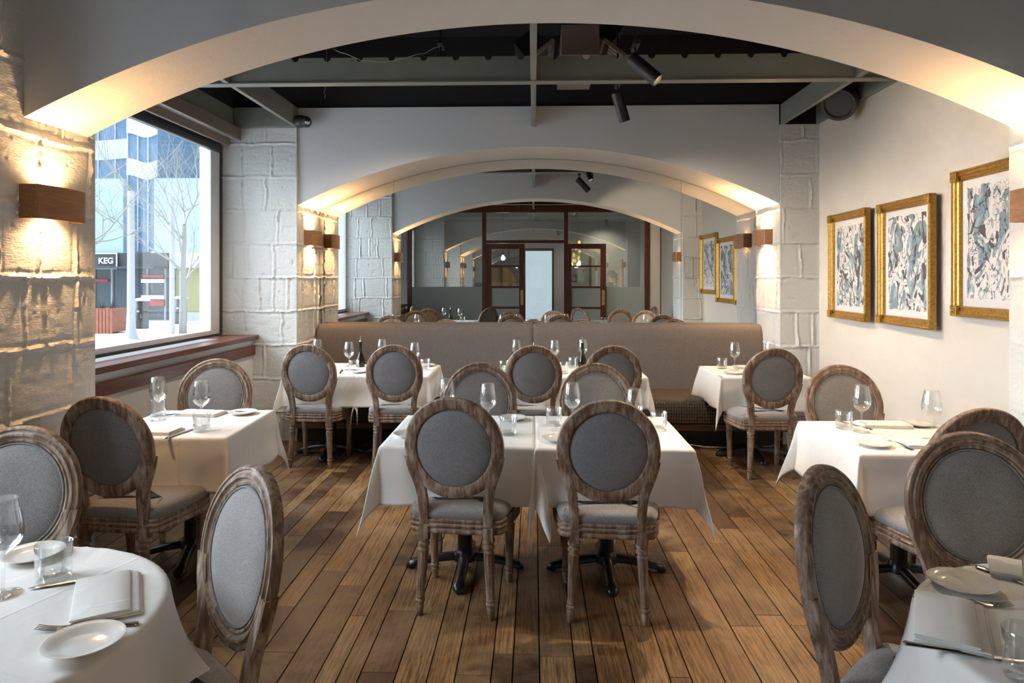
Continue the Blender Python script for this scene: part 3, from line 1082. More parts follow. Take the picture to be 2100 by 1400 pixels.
        MB().lathe(lp, 40, sh, fl_).box(tx - 0.023, tx + 0.023, ty - 0.038, ty + 0.012, 0.360, 0.42).build('leg', 'weathered_wood', r_, smooth=35)
    return reg(r_)


chair0 = make_chair()
G = 'oval backed dining chairs'
CH = [(-0.345, 3.46, -6, 'oval back dining chair seen from behind at the left one of the two centre tables'),
      (0.362, 3.42, -4, 'oval back dining chair seen from behind at the right one of the two centre tables'),
      (-0.345, 4.11, 180, 'oval back dining chair facing the camera behind the left centre table'),
      (0.40, 4.11, 180, 'oval back dining chair facing the camera behind the right centre table'),
      (-1.985, 3.43, -6, 'oval back dining chair seen from behind between the left pier and the window table'),
      (-2.09, 4.28, 192, 'oval back dining chair facing the camera on the far side of the window table'),
      (-1.87, 5.94, -3, 'leftmost oval back dining chair in the back row, beside the left block pier'),
      (-1.17, 5.93, 2, 'second oval back dining chair from the left in the back row'),
      (0.0, 5.92, 0, 'oval back dining chair in the middle of the back row, under the ceiling beam'),
      (0.655, 5.92, 0, 'oval back dining chair in the back row just left of the bare banquette seat'),
      (1.885, 5.74, 2, 'rightmost oval back dining chair in the back row, at the single table'),
      (1.93, 4.07, 178, 'oval back dining chair with warm lit front against the picture wall'),
      (1.88, 3.27, 6, 'oval back dining chair seen from behind at the table beside the picture wall'),
      (1.53, 2.17, 176, 'oval back dining chair facing the camera behind the lower right round table'),
      (-1.86, 2.16, 187, 'oval back dining chair facing the camera behind the lower left round table'),
      (-1.03, 1.74, 136, 'oval back dining chair turned sideways right of the lower left round table'),
      (1.065, 1.80, 226, 'oval back dining chair turned sideways left of the lower right round table'),
      (-2.05, 1.45, -80, 'oval back dining chair at the left edge of the lower left round table'),
      (2.05, 1.40, 80, 'oval back dining chair at the right edge of the lower right round table')]
for i, (x_, y_, a_, lb) in enumerate(CH):
    o = chair0 if i == 0 else copy_tree(chair0)
    o.location = (x_, y_, 0)
    o.rotation_euler = (0, 0, R(a_))
    tag(o, lb, 'chair', G)


# ---- pedestal tables
def make_base(W_, D_, round_=False):
    r_ = empty('pedestal_table')
    if round_:
        MB().lathe([(0.725, W_ / 2 - 0.01), (0.730, W_ / 2), (0.752, W_ / 2), (0.757, W_ / 2 - 0.006)], 64).build('tabletop', 'table_wood', r_, smooth=30)
    else:
        MB().box(-W_ / 2, W_ / 2, -D_ / 2, D_ / 2, 0.725, 0.757).build('tabletop', 'table_wood', r_, bevel=0.004)
    MB().lathe([(0.09, 0.042), (0.70, 0.038), (0.702, 0.11), (0.724, 0.115)], 28).build('column', 'cast_iron', r_, smooth=40)
    hub = MB().lathe([(0.045, 0.05), (0.05, 0.062), (0.085, 0.058), (0.10, 0.048), (0.108, 0.043)], 28).build('base_hub', 'cast_iron', r_, smooth=40)
    for q in range(4):
        M_ = Matrix.Rotation(q * PI / 2, 4, 'Z')
        rr = []
        for t in range(9):
            s = t / 8
            x_ = 0.03 + 0.27 * s
            zt = 0.088 - 0.045 * s ** 1.6
            w_ = 0.030 - 0.006 * s + (0.010 * max(0, s - 0.75) * 4 if s > 0.75 else 0)
            zb = max(zt - 0.034, 0.016)
            rr.append([M_ @ Vector(p) for p in ((x_, -w_, zb), (x_, -w_, zt - 0.012), (x_, -w_ * .55, zt), (x_, w_ * .55, zt), (x_, w_, zt - 0.012), (x_, w_, zb))])
        rr.append([M_ @ Vector(p) for p in ((0.325, -0.014, 0.006), (0.325, -0.014, 0.018), (0.325, -0.008, 0.024), (0.325, 0.008, 0.024), (0.325, 0.014, 0.018), (0.325, 0.014, 0.006))])
        a_ = MB().rings(rr, cap0=True, cap1=True).build('base_arm', 'cast_iron', r_, smooth=50)
        MB().lathe([(0, 0.018), (0.018, 0.018)], 14, M_ @ Matrix.Translation((0.295, 0, 0))).build('glide', 'rubber', a_)
    return reg(r_)


def cloth_rect(W_, D_, ov, seed, ov2=None):
    rnd = random.Random(seed)
    n = 84
    ph = [rnd.uniform(0, 6.28) for _ in range(8)]
    tl = [rnd.uniform(9, 14) for _ in range(4)]
    kk = [rnd.uniform(0.12, 0.25) for _ in range(4)]
    sk = [rnd.uniform(-0.25, 0.25) for _ in range(4)]
    if seed == 100:
        tl[3] = 1
    if seed in (104, 106):
        tl[0] = tl[2] = 1
    if seed in (105, 107):
        tl[1] = tl[3] = 1
    if seed == 101:
        tl[2], kk[2], sk[2] = 17, 0.05, 0.35
    if seed == 102:
        tl[3], sk[3] = 5, 0.3
    V = []
    hw, hd = W_ / 2 + 0.004, D_ / 2 + 0.004
    def axis(h):
        a = [-(h + ov) + ov * i / 22 for i in range(22)]
        b = [-h + 2 * h * i / 40 for i in range(41)]
        return a + b + [-q for q in reversed(a)]
    us, vs2 = axis(hw), axis(hd)
    for j, v_ in enumerate(vs2):
        for i, u_ in enumerate(us):
            ex, ey = max(abs(u_) - hw, 0), max(abs(v_) - hd, 0)
            sx_, sy_ = (1 if u_ > 0 else -1), (1 if v_ > 0 else -1)
            cx_, cy_ = max(-hw, min(hw, u_)), max(-hd, min(hd, v_))
            r0 = math.hypot(ex, ey)
            if r0 < 1e-6:
                V.append((cx_, cy_, 0.0012 * math.sin(9 * u_ + ph[0]) * math.sin(8 * v_ + ph[1])))
                continue
            ci = (0 if sx_ > 0 else 1) + (0 if sy_ > 0 else 2)
            ph_c = math.atan2(ey, ex)
            if ex > 0 and ey > 0:
                w_ = math.sin(2 * ph_c)
                til = R(4 + tl[ci] * w_ ** 1.1)
                psi = ph_c + kk[ci] * math.sin(4 * ph_c) + sk[ci] * w_ ** 2 * min(r0 / 0.3, 1)
                hx_, hy_ = math.cos(psi) * sx_, math.sin(psi) * sy_
            else:
                if ex > 0:
                    along, dc = v_, hd - abs(v_)
                    hx_, hy_ = sx_, 0
                    q0 = 2 if sx_ > 0 else 3
                else:
                    along, dc = u_, hw - abs(u_)
                    hx_, hy_ = 0, sy_
                    q0 = 4 if sy_ > 0 else 5
                mid = min(1, dc / 0.14)
                til = R(4 + mid * (-1.5 + 3.2 * math.sin(9 * along + ph[q0]) + 1.5 * math.sin(21 * along + ph[q0] * 2)))
            # soft rounding over the table edge
            rr_ = max(r0 - 0.006, 0) * (1 + 0.11 * math.sin(2 * math.atan2(ey, ex)) if ex > 0 and ey > 0 else 1)
            hor = min(r0, 0.006) * 0.7 + rr_ * math.sin(til) + 0.0035 * math.sin(r0 * 22 + ph[6] + u_ * 5) * min(1, r0 / .1)
            V.append((cx_ + hx_ * hor, cy_ + hy_ * hor, -min(r0, 0.006) * 0.5 - rr_ * math.cos(til)))
    nu = len(us)
    F = [(j * nu + i, j * nu + i + 1, (j + 1) * nu + i + 1, (j + 1) * nu + i) for j in range(len(vs2) - 1) for i in range(nu - 1)]
    mb = MB()
    mb.v, mb.f = V, F
    o = mb.build('tablecloth', 'linen_cloth', smooth=True, fix=False)
    s_ = o.modifiers.new('t', 'SOLIDIFY')
    s_.thickness = 0.0022
    s_.offset = 1
    return o


def cloth_round(Rr, half, seed, rot=0.0):
    rnd = random.Random(seed)
    p1, p2, p3 = (rnd.uniform(0, 6.28) for _ in range(3))
    n = 110
    V = []
    for j in range(n + 1):
        for i in range(n + 1):
            u_, v_ = -half + 2 * half * i / n, -half + 2 * half * j / n
            # pull the grid so one ring of vertices follows the table edge
            rho, th_ = math.hypot(u_, v_), math.atan2(v_, u_)
            if rho < Rr:
                V.append((u_, v_, 0.001 * math.sin(8 * u_ + p1) * math.sin(7 * v_ + p2)))
            else:
                r0 = rho - Rr
                am = min(r0 / 0.25, 1.2)
                fold = math.sin(10 * th_ + p1) * 0.5 + math.sin(17 * th_ + p2) * 0.28 + math.sin(5 * th_ + p3) * 0.4
                corner = abs(math.sin(2 * th_)) ** 3
                til = R(8 + am * (7 * fold + 7 * corner))
                soft = min(r0, 0.012)
                hor = soft * 0.75 + (r0 - soft) * math.sin(til)
                ang = th_ + 0.05 * am * math.sin(10 * th_ + p1 + 1.2)
                V.append(((Rr + hor) * math.cos(ang), (Rr + hor) * math.sin(ang), -soft * 0.55 - (r0 - soft) * math.cos(til)))
    F = [(j * (n + 1) + i, j * (n + 1) + i + 1, (j + 1) * (n + 1) + i + 1, (j + 1) * (n + 1) + i) for j in range(n) for i in range(n)]
    mb = MB()
    mb.v, mb.f = V, F
    o = mb.build('tablecloth', 'linen_cloth', smooth=True, fix=False)
    s_ = o.modifiers.new('t', 'SOLIDIFY')
    s_.thickness = 0.0022
    s_.offset = 1
    return o


TT = 0.7605   # cloth surface (before thickness)
tb_b = None
TABLES = [  # x, y, W, D, rot, overhang, where
    (-1.975, 3.89, 0.69, 0.74, 3, 0.29, 'beside the large window'),
    (-0.378, 3.76, 0.765, 0.77, 0, 0.285, 'at the centre of the room, left of the pair'),
    (0.398, 3.755, 0.765, 0.79, 0, 0.285, 'at the centre of the room, right of the pair'),
    (1.935, 3.68, 0.75, 0.74, 0, 0.29, 'in front of the picture wall'),
    (-1.845, 6.19, 0.62, 0.74, 0, 0.27, 'in the back row nearest the left pier'),
    (-1.215, 6.19, 0.62, 0.74, 0, 0.27, 'in the back row, right one of the left pair'),
    (0.02, 6.19, 0.62, 0.74, 0, 0.27, 'in the back row, left one of the middle pair'),
    (0.65, 6.19, 0.62, 0.74, 0, 0.27, 'in the back row, right one of the middle pair'),
    (1.965, 6.20, 0.745, 0.74, 0, 0.29, 'standing alone at the right of the back row')]
base_cache = {}
for i, (x_, y_, W_, D_, ro, ov, wh) in enumerate(TABLES):
    key = (W_, D_)
    if key not in base_cache:
        base_cache[key] = make_base(W_, D_)
        t_ = base_cache[key]
    else:
        t_ = copy_tree(base_cache[key])
    t_.location = (x_, y_, 0)
    t_.rotation_euler = (0, 0, R(ro + (12 if i == 0 else 0)))
    if i == 0:
        for c_ in t_.children:
            if c_.name.startswith('tabletop'):
                c_.rotation_euler = (0, 0, R(-12))
    tag(t_, 'black iron pedestal table ' + wh, 'table', 'square pedestal tables')
    cl = cloth_rect(W_, D_, ov, 100 + i)
    cl.location = (x_, y_, TT)
    cl.rotation_euler = (0, 0, R(ro))
    tag(cl, 'white tablecloth draped over the table ' + wh, 'tablecloth', 'white square tablecloths')
rt = make_base(0.95, 0.95, True)
for i, (x_, y_, wh, ro) in enumerate(((-1.43, 1.60, 'in the lower left corner', -19), (1.42, 1.57, 'in the lower right corner', 8))):
    t_ = rt if i == 0 else copy_tree(rt)
    t_.location = (x_, y_, 0)
    tag(t_, 'round pedestal table ' + wh, 'table', 'round pedestal tables')
    cl = cloth_round(0.487, 0.74, 31 + i)
    cl.location = (x_, y_, TT)
    cl.rotation_euler = (0, 0, R(ro))
    tag(cl, 'white tablecloth hanging off the round table ' + wh, 'tablecloth', 'white cloths on the round tables')

# ---- banquettes
def banquette(x0, x1, lab):
    r_ = empty('banquette', ((x0 + x1) / 2, 6.9, 0))
    tag(r_, lab, 'banquette', 'upholstered wall banquettes')
    h = (x1 - x0) / 2
    g = 0.004
    # backrest profile (y, z)
    pr = [(0.14, 0.42), (0.165, 0.50), (0.185, 0.62), (0.215, 0.80), (0.245, 0.97), (0.262, 1.055), (0.285, 1.095), (0.325, 1.115), (0.37, 1.112), (0.41, 1.10), (0.43, 1.05), (0.43, 0.42)]
    xs = [-h + g, -h + g + 0.006, -h + g + 0.02] + [-h + 0.06 + (2 * h - 0.12) * i / 40 for i in range(41)] + [h - g - 0.02, h - g - 0.006, h - g]
    rr = []
    for x_ in xs:
        ed = min(x_ + h, h - x_)
        k_ = 0.014 if ed < 0.006 else (0.006 if ed < 0.015 else 0.0)
        X_ = x_ + (x0 + x1) / 2
        ring = []
        for j, (y_, z_) in enumerate(pr):
            wr = 0
            if 1.05 < X_ < 1.75 and 1 <= j <= 5:
                wr = 0.010 * math.sin((X_ - 1.05) * 52) * math.sin(PI * (X_ - 1.05) / 0.7) * (j - 0.5) / 5 * (1 if j < 5 else .4)
            ring.append((x_, y_ + k_ - wr, z_ - k_ * 0.6))
        rr.append(ring)
    bk_ = MB().rings(rr, cap0=True, cap1=True).build('backrest', 'taupe_fabric', r_, smooth=50)
    sp = [(-0.50, 0.235), (-0.525, 0.26), (-0.53, 0.34), (-0.528, 0.42), (-0.51, 0.455), (-0.47, 0.472), (-0.30, 0.478), (0.0, 0.472), (0.18, 0.465), (0.18, 0.235)]
    MB().rings([[(x_, y_, z_) for y_, z_ in sp] for x_ in (-h + g, -h * 0.5, 0, h * 0.5, h - g)], cap0=True, cap1=True).build('seat', 'seat_pattern', r_, smooth=40)
    MB().box(-h + g, h - g, -0.46, 0.3, 0.17, 0.235).build('seat_rail', 'table_wood', r_)
    MB().box(-h + g, h - g, -0.30, 0.3, 0.0, 0.17).build('kick_board', 'black_metal', r_)


banquette(-2.30, 0.0, 'left half of the taupe banquette with a patterned seat under the mirror')
banquette(0.0, 2.385, 'right half of the taupe banquette with a patterned seat under the mirror')
tag(MB().tube([(1.1, 6.50, 0.12), (1.4, 6.45, 0.05), (1.6, 6.40, 0.03), (1.9, 6.38, 0.03), (2.2, 6.40, 0.04), (2.35, 6.5, 0.1)], 0.004, 6).build('power_cord', 'alu', smooth=True), 'thin pale cord sagging under the back right table', 'cord')

# ================================================================== TABLEWARE
TZ = TT + 0.0022
wg = MB().lathe([(0.0, 0.001), (0.0005, 0.042), (0.003, 0.043), (0.005, 0.030), (0.009, 0.009), (0.016, 0.0048), (0.06, 0.0042), (0.10, 0.0045), (0.110, 0.008), (0.118, 0.020), (0.132, 0.036), (0.150, 0.0455), (0.170, 0.0475), (0.195, 0.0455), (0.225, 0.0395), (0.255, 0.0345),
                 (0.2555, 0.0338), (0.225, 0.0385), (0.195, 0.0443), (0.170, 0.0462), (0.150, 0.0442), (0.133, 0.0345), (0.122, 0.018), (0.118, 0.001)], 40).build('wine_glass', 'wine_glass_mat', smooth=60)
tu = MB().lathe([(0.0, 0.001), (0.0, 0.040), (0.003, 0.0435), (0.10, 0.0465), (0.101, 0.0458), (0.100, 0.0448), (0.020, 0.0415), (0.016, 0.036), (0.019, 0.016), (0.021, 0.001)], 40).build('tumbler', 'tumbler_glass', smooth=50)
pl = MB().lathe([(0.0, 0.001), (0.0, 0.044), (0.003, 0.048), (0.010, 0.067), (0.018, 0.0835), (0.0195, 0.084), (0.020, 0.0825), (0.012, 0.065), (0.0075, 0.051), (0.006, 0.044), (0.006, 0.001)], 48).build('bread_plate', 'china', smooth=50)


def strip(mb, st):
    rr = []
    for y_, hw, zc, th_, xo in st:
        rr.append([(xo - hw, y_, zc), (xo - hw * .6, y_, zc + th_ / 2), (xo + hw * .6, y_, zc + th_ / 2), (xo + hw, y_, zc), (xo + hw * .6, y_, zc - th_ / 2), (xo - hw * .6, y_, zc - th_ / 2)])
    mb.rings(rr, cap0=True, cap1=True)
    return mb


fk = MB()
strip(fk, [(-0.115, 0.004, 0.004, 0.003, 0), (-0.11, 0.010, 0.004, 0.004, 0), (-0.07, 0.0085, 0.006, 0.004, 0), (-0.02, 0.004, 0.011, 0.004, 0), (0.025, 0.003, 0.011, 0.003, 0), (0.038, 0.008, 0.008, 0.002, 0), (0.05, 0.012, 0.005, 0.002, 0), (0.066, 0.0125, 0.004, 0.002, 0)])
for q in (-0.0102, -0.0034, 0.0034, 0.0102):
    strip(fk, [(0.064, 0.0022, 0.004, 0.002, q), (0.09, 0.002, 0.006, 0.0018, q), (0.112, 0.0012, 0.011, 0.0015, q)])
fk = fk.build('fork', 'steel', smooth=50)
kn = strip(MB(), [(-0.125, 0.004, 0.004, 0.005, 0), (-0.12, 0.0095, 0.005, 0.007, 0), (-0.08, 0.0085, 0.005, 0.007, 0), (-0.015, 0.0055, 0.005, 0.006, 0), (-0.008, 0.009, 0.005, 0.003, 0), (0.05, 0.0105, 0.005, 0.002, 0.001), (0.10, 0.010, 0.005, 0.0015, 0.001), (0.118, 0.006, 0.005, 0.0012, -0.002), (0.125, 0.001, 0.005, 0.001, -0.004)]).build('table_knife', 'steel', smooth=50)


def make_napkin(seed):
    rnd = random.Random(seed)
    mb = MB()
    W_, L_ = 0.145, 0.265
    for q, (x0, x1, z0, z1) in enumerate(((-W_ / 2, W_ / 2 + 0.012, 0, 0.006), (-W_ / 2 + 0.002, W_ / 2 + 0.006, 0.006, 0.012), (-W_ / 2 + 0.001, W_ / 2 - 0.014, 0.012, 0.020))):
        rr = []
        for t in range(13):
            s = -1 + 2 * t / 12
            y_ = s * L_ / 2 * (1 - 0.01 * q)
            wv = 0.0015 * math.sin(t * 1.1 + q + seed)
            rd = 0.5 if abs(s) < 0.99 else 0.35
            zc, hh = (z0 + z1) / 2 + abs(wv), (z1 - z0) * rd
            rr.append([(x0, y_, zc), (x0 + 0.004, y_, zc + hh), (0.3 * x0 + 0.7 * x1, y_, zc + hh + 0.0012), (x1 - 0.004, y_, zc + hh), (x1, y_, zc), (x1 - 0.004, y_, zc - hh), (x0 + 0.004, y_, zc - hh)])
        mb.rings(rr, cap0=True, cap1=True)
    return mb.build('napkin', 'linen_cloth', smooth=50)


nk = make_napkin(1)
bt = MB().lathe([(0.0, 0.001), (0.0, 0.036), (0.004, 0.040), (0.05, 0.0405), (0.075, 0.038), (0.10, 0.030), (0.125, 0.019), (0.145, 0.0135), (0.22, 0.0125), (0.222, 0.015), (0.236, 0.015), (0.238, 0.012), (0.238, 0.001)], 32).build('oil_bottle', 'bottle_glass', smooth=40)
MB().lathe([(0.236, 0.012), (0.250, 0.009), (0.254, 0.004), (0.292, 0.003), (0.294, 0.001)], 14).build('pourer', 'steel', bt, smooth=40)
reg(bt)

used = set()


def put(proto, x_, y_, rz, lab, cat, grp, dz=0.0, tx=0.0, ty=0.0):
    if proto.name in used:
        o = copy_tree(proto)
    else:
        o = proto
        used.add(proto.name)
    o.location = (x_, y_, TZ + dz)
    o.rotation_euler = (R(tx), R(ty), R(rz))
    return tag(o, lab, cat, grp)


GG, TG, PG, FG, KG, NG, BG = 'wine glasses on the tables', 'water tumblers on the tables', 'bread plates on the tables', 'forks on the tables', 'knives on the tables', 'folded napkins on the tables', 'dark oil bottles'
WW = 'clear wine glass '
for x_, y_, lb in [(-1.40, 1.76, 'at the left picture edge on the lower left round table'),
                   (-1.75, 1.42, 'on the far left of the lower left round table'),
                   (1.62, 1.62, 'on the right of the lower right round table'),
                   (-2.208, 3.95, 'on the window table, further left and beside a tumbler'),
                   (-1.875, 3.80, 'on the window table, right and behind a tumbler'),
                   (-0.50, 3.93, 'on the left centre table, close to its far left edge'),
                   (-0.25, 3.76, 'on the left centre table, just right of the chair top'),
                   (0.215, 3.80, 'on the right centre table, left of the chair top'),
                   (0.53, 3.60, 'on the right centre table, behind the right of the chair top'),
                   (1.783, 3.769, 'on the picture wall table, left one beside a tumbler'),
                   (2.06, 3.60, 'on the picture wall table, right one behind the chair'),
                   (-1.68, 6.17, 'on the back left tables between the two chairs'),
                   (-2.05, 6.42, 'behind the top of the leftmost back row chair'),
                   (-1.44, 6.45, 'on the back left tables, furthest back beside the banquette'),
                   (-1.07, 6.12, 'on the back left tables, right of the second chair'),
                   (-0.16, 6.45, 'on the back middle tables, left of the middle chair'),
                   (0.197, 6.40, 'on the back middle tables, right of the middle chair'),
                   (0.47, 6.50, 'on the back middle tables behind the oil bottle'),
                   (1.825, 6.26, 'on the back right table left of the chair'),
                   (2.20, 6.42, 'on the back right table behind the chair')]:
    put(wg, x_, y_, 0, WW + lb, 'wine glass', GG)
for x_, y_, lb in [(-1.335, 1.86, 'clear water tumbler on the lower left round table in front of a plate'),
                   (1.315, 1.80, 'clear water tumbler beside the far knife on the lower right round table'),
                   (1.035, 1.465, 'clear water tumbler in the lower right corner of the picture'),
                   (-2.277, 4.07, 'clear water tumbler at the far left of the window table'),
                   (-1.815, 3.68, 'clear water tumbler near the front right of the window table'),
                   (-0.135, 3.65, 'clear water tumbler on the left centre table beside the table joint'),
                   (0.116, 3.89, 'clear water tumbler on the right centre table near its far left'),
                   (0.69, 3.79, 'clear water tumbler near the right edge of the right centre table'),
                   (1.729, 3.86, 'clear water tumbler left on the picture wall table'),
                   (-1.61, 6.08, 'clear water tumbler on the back left tables before the oil bottle'),
                   (-0.985, 6.19, 'clear water tumbler on the back left tables right of the second chair'),
                   (-0.26, 6.08, 'clear water tumbler at the left edge of the back middle tables'),
                   (0.367, 6.37, 'clear water tumbler on the back middle tables left of the oil bottle'),
                   (0.262, 6.00, 'clear water tumbler on the back middle tables nearest the middle chair'),
                   (1.745, 6.38, 'clear water tumbler on the back right table')]:
    put(tu, x_, y_, 0, lb, 'tumbler', TG)
for x_, y_, lb, dz in [(-1.013, 1.508, 'white bread plate lying on a fork at the right of the lower left round table', 0.007),
                       (-1.50, 2.00, 'white bread plate behind a tumbler on the lower left round table', 0),
                       (1.162, 1.888, 'white bread plate on the far side of the lower right round table', 0),
                       (-1.79, 4.15, 'white bread plate at the far right corner of the window table', 0),
                       (-0.125, 4.03, 'white bread plate at the far right of the left centre table', 0),
                       (-0.66, 3.60, 'white bread plate at the left edge of the left centre table', 0),
                       (0.125, 3.52, 'white bread plate at the near left of the right centre table', 0),
                       (1.70, 3.46, 'white bread plate at the near left corner of the picture wall table', 0),
                       (2.19, 3.94, 'white bread plate at the far right of the picture wall table', 0),
                       (-1.55, 6.00, 'white bread plate on the back left tables in front of the oil bottle', 0),
                       (-1.02, 6.46, 'white bread plate at the far right of the back left tables', 0),
                       (1.75, 6.02, 'white bread plate at the near left of the back right table', 0)]:
    put(pl, x_, y_, 0, lb, 'plate', PG, dz)
for x_, y_, rz, lb, dz in [(-1.114, 1.742, 31, 'folded white napkin between knife and plate on the lower left round table', 0),
                       (1.002, 1.682, -29, 'folded white napkin between the cutlery on the lower right round table', 0),
                       (1.43, 2.00 - .05, 60, 'folded white napkin at the right picture edge of the lower right round table', 0),
                       (-2.04, 4.13, 83, 'folded white napkin at the far side of the window table', 0),
                       (-2.06, 3.64, 87, 'folded white napkin behind the chair on the window table', 0),
                       (1.98, 3.93, 88, 'folded white napkin at the far side of the picture wall table', 0),
                       (1.98, 3.47, 85, 'folded white napkin behind the chair on the picture wall table', 0),
                       (-1.88, 6.45, 88, 'folded white napkin on the back left tables behind the left chair', 0),
                       (2.0, 6.42, 88, 'folded white napkin at the far side of the back right table', 0)]:
    put(nk, x_, y_, rz, lb, 'napkin', NG, dz)
for x_, y_, rz, lb, dz, tx in [(-1.067, 1.602, 100, 'fork lying under the bread plate on the lower left round table', 0.0, 0),
                           (-1.87, 4.17, 112, 'fork between napkin and plate at the far side of the window table', 0, 0),
                           (2.10, 3.90, 100, 'fork at the far side of the picture wall table', 0, 0),
                           (1.83, 3.485, 6, 'fork beside the bread plate at the near side of the picture wall table', 0, 0),
                           (1.106, 1.796, 258, 'fork along the top of the napkin on the lower right round table', 0, 0)]:
    o = put(fk, x_, y_, rz, lb, 'fork', FG, dz)
bpy.data.objects['fork'].rotation_euler[2] = R(100)
for x_, y_, rz, lb in [(-1.243, 1.846, 115, 'table knife above the napkin on the lower left round table'),
                       (1.34, 1.908, 209, 'table knife at the far side of the lower right round table'),
                       (0.963, 1.55, 253, 'table knife below the napkin on the lower right round table'),
                       (-2.20, 4.12, 115, 'table knife left of the far napkin on the window table'),
                       (-1.895, 3.60, -8, 'table knife in front of the tumbler on the window table'),
                       (1.82, 3.93, 20, 'table knife at the left of the far napkin on the picture wall table'),
                       (-1.72, 6.05, 10, 'table knife on the back left tables beside the wine glass')]:
    put(kn, x_, y_, rz, lb, 'knife', KG)
for x_, y_, lb in [(-1.63, 6.44 - .05, 'dark green oil bottle with metal pourer on the back left tables'),
                   (0.455, 6.36, 'dark green oil bottle with metal pourer on the back middle tables'),
                   (-1.60, 1.60, 'dark green oil bottle with metal pourer on the lower left round table')]:
    put(bt, x_, y_, 0, lb, 'bottle', BG)

# ================================================================== PICTURES
def picture(y0, y1, z0, z1, art, lab):
    cy, cz = (y0 + y1) / 2, (z0 + z1) / 2
    r_ = empty('framed_picture', (WR - 0.018, cy, cz), R(-2.4))
    tag(r_, lab, 'picture', 'gilt framed abstract pictures')
    hy, hz = (y1 - y0) / 2, (z1 - z0) / 2
    # moulding profile: (inward offset, height off wall)
    pr = [(0.0, 0.006), (0.0, 0.046), (0.006, 0.054), (0.012, 0.054), (0.017, 0.046), (0.022, 0.043), (0.034, 0.043), (0.039, 0.036), (0.050, 0.030), (0.056, 0.033), (0.060, 0.033), (0.066, 0.022), (0.066, 0.010)]
    rr = []
    for q, (sy, sz) in enumerate(((-1, -1), (1, -1), (1, 1), (-1, 1), (-1, -1))):
        rr.append([(-h_, sy * (hy - o_), sz * (hz - o_)) for o_, h_ in pr])
    MB().rings(rr, close=False).build('frame', 'gilt', r_)
    for sy in (-1, 1):
        for sz in (-1, 1):
            mb = MB()
            M_ = Matrix.Translation((-0.05, sy * (hy - 0.034), sz * (hz - 0.034)))
            mb.box(-0.010, 0.012, -0.034, 0.034, -0.034, 0.034, M_)
            for a in range(3):
                for b in range(3):
                    mb.lathe([(0, 0.009), (0.004, 0.007), (0.006, 0.001)], 8, M_ @ Matrix.Translation((-0.010, (a - 1) * 0.02, (b - 1) * 0.02)) @ Matrix.Rotation(-PI / 2, 4, 'Y'))
            mb.build('corner_ornament', 'gilt', r_, bevel=0.003)
    MB().box(-0.014, -0.008, -hy + 0.05, hy - 0.05, -hz + 0.05, hz - 0.05).build('artwork', art, r_)
    return r_


picture(5.57, 6.33, 1.245, 2.168, 'art_a', 'gilt framed abstract picture furthest from the camera on the right wall')
picture(4.67, 5.44, 1.25, 2.172, 'art_b', 'gilt framed abstract picture in the middle of the three')
picture(3.70, 4.49, 1.357, 2.28, 'art_c', 'gilt framed abstract picture hanging highest, cut off by the near pier')

# ================================================================== PARTITION BEHIND THE CAMERA (seen in the mirror)
PY = -0.10
pt_ = MB()
pt_.box(WL, WR, PY - 0.04, PY + 0.04, 3.02, 3.18)
for xp, wd in ((-2.70, 0.05), (-1.07, 0.045), (0.705, 0.045), (2.45, 0.055), (2.76, 0.035)):
    pt_.box(xp - wd, xp + wd, PY - 0.04, PY + 0.04, 0, 3.02)
pt_.box(-1.03, 0.66, PY - 0.035, PY + 0.035, 2.355, 2.42)
pt_.box(-2.65, -1.11, PY - 0.035, PY + 0.035, 0.0, 0.12)
pt_.box(0.75, 2.40, PY - 0.035, PY + 0.035, 0.0, 0.12)
po = pt_.build('wall_front', 'mahogany_z', bevel=0.006)
struct(po, 'mahogany and glass entrance partition wall')
MB().box(WL, WR, PY - 0.05, PY + 0.03, 3.18, 3.30).build('bulkhead', 'arch_paint', po)
MB().box(-2.65, -1.115, PY - 0.003, PY + 0.003, 0.12, 3.02).build('side_glass', 'partition_glass', po)
MB().box(0.75, 2.395, PY - 0.003, PY + 0.003, 0.12, 3.02).build('side_glass', 'partition_glass', po)
MB().box(-1.025, 0.66, PY - 0.003, PY + 0.003, 2.42, 3.02).build('transom_glass', 'partition_glass', po)
MB().box(-2.65, -1.115, PY + 0.004, PY + 0.006, 0.12, 1.41).build('frosted_film', 'frosted_glass', po)
MB().box(0.75, 2.395, PY + 0.004, PY + 0.006, 0.12, 1.41).build('frosted_film', 'frosted_glass', po)
MB().box(2.50, 2.74, PY - 0.02, PY + 0.02, 0, 3.02).build('infill_panel', 'plaster_cream', po)


def door_leaf(num, x0, x1, y, hand, lab):
    mb = MB()
    t = 0.022
    for a, b in ((x0, x0 + 0.12), (x1 - 0.12, x1)):
        mb.box(a, b, y - t, y + t, 0.01, 2.34)
    for a, b in ((0.01, 0.28), (0.94, 0.98), (1.385, 1.425), (1.835, 1.875), (2.23, 2.34)):
        mb.box(x0 + 0.12, x1 - 0.12, y - t * 0.9, y + t * 0.9, a, b)
    o = mb.build('door_%d' % num, 'mahogany_z', bevel=0.004)
    struct(o, lab)
    for a, b, m in ((0.28, 0.94, 'frosted_glass'), (0.98, 1.385, 'frosted_glass'), (1.425, 1.835, 'partition_glass'), (1.875, 2.23, 'partition_glass')):
        MB().box(x0 + 0.12, x1 - 0.12, y - 0.003, y + 0.003, a, b).build('pane', m, o)
    hx = x1 - 0.06 if hand > 0 else x0 + 0.06
    hp = MB().box(hx - 0.03, hx + 0.03, y + t, y + t + 0.005, 1.02, 1.34).build('push_plate', 'brass', o, bevel=0.002)
    MB().tube([(hx, y + t, 1.08), (hx, y + t + 0.05, 1.10), (hx, y + t + 0.05, 1.26), (hx, y + t, 1.28)], 0.008, 8).build('handle', 'brass', hp, smooth=True)


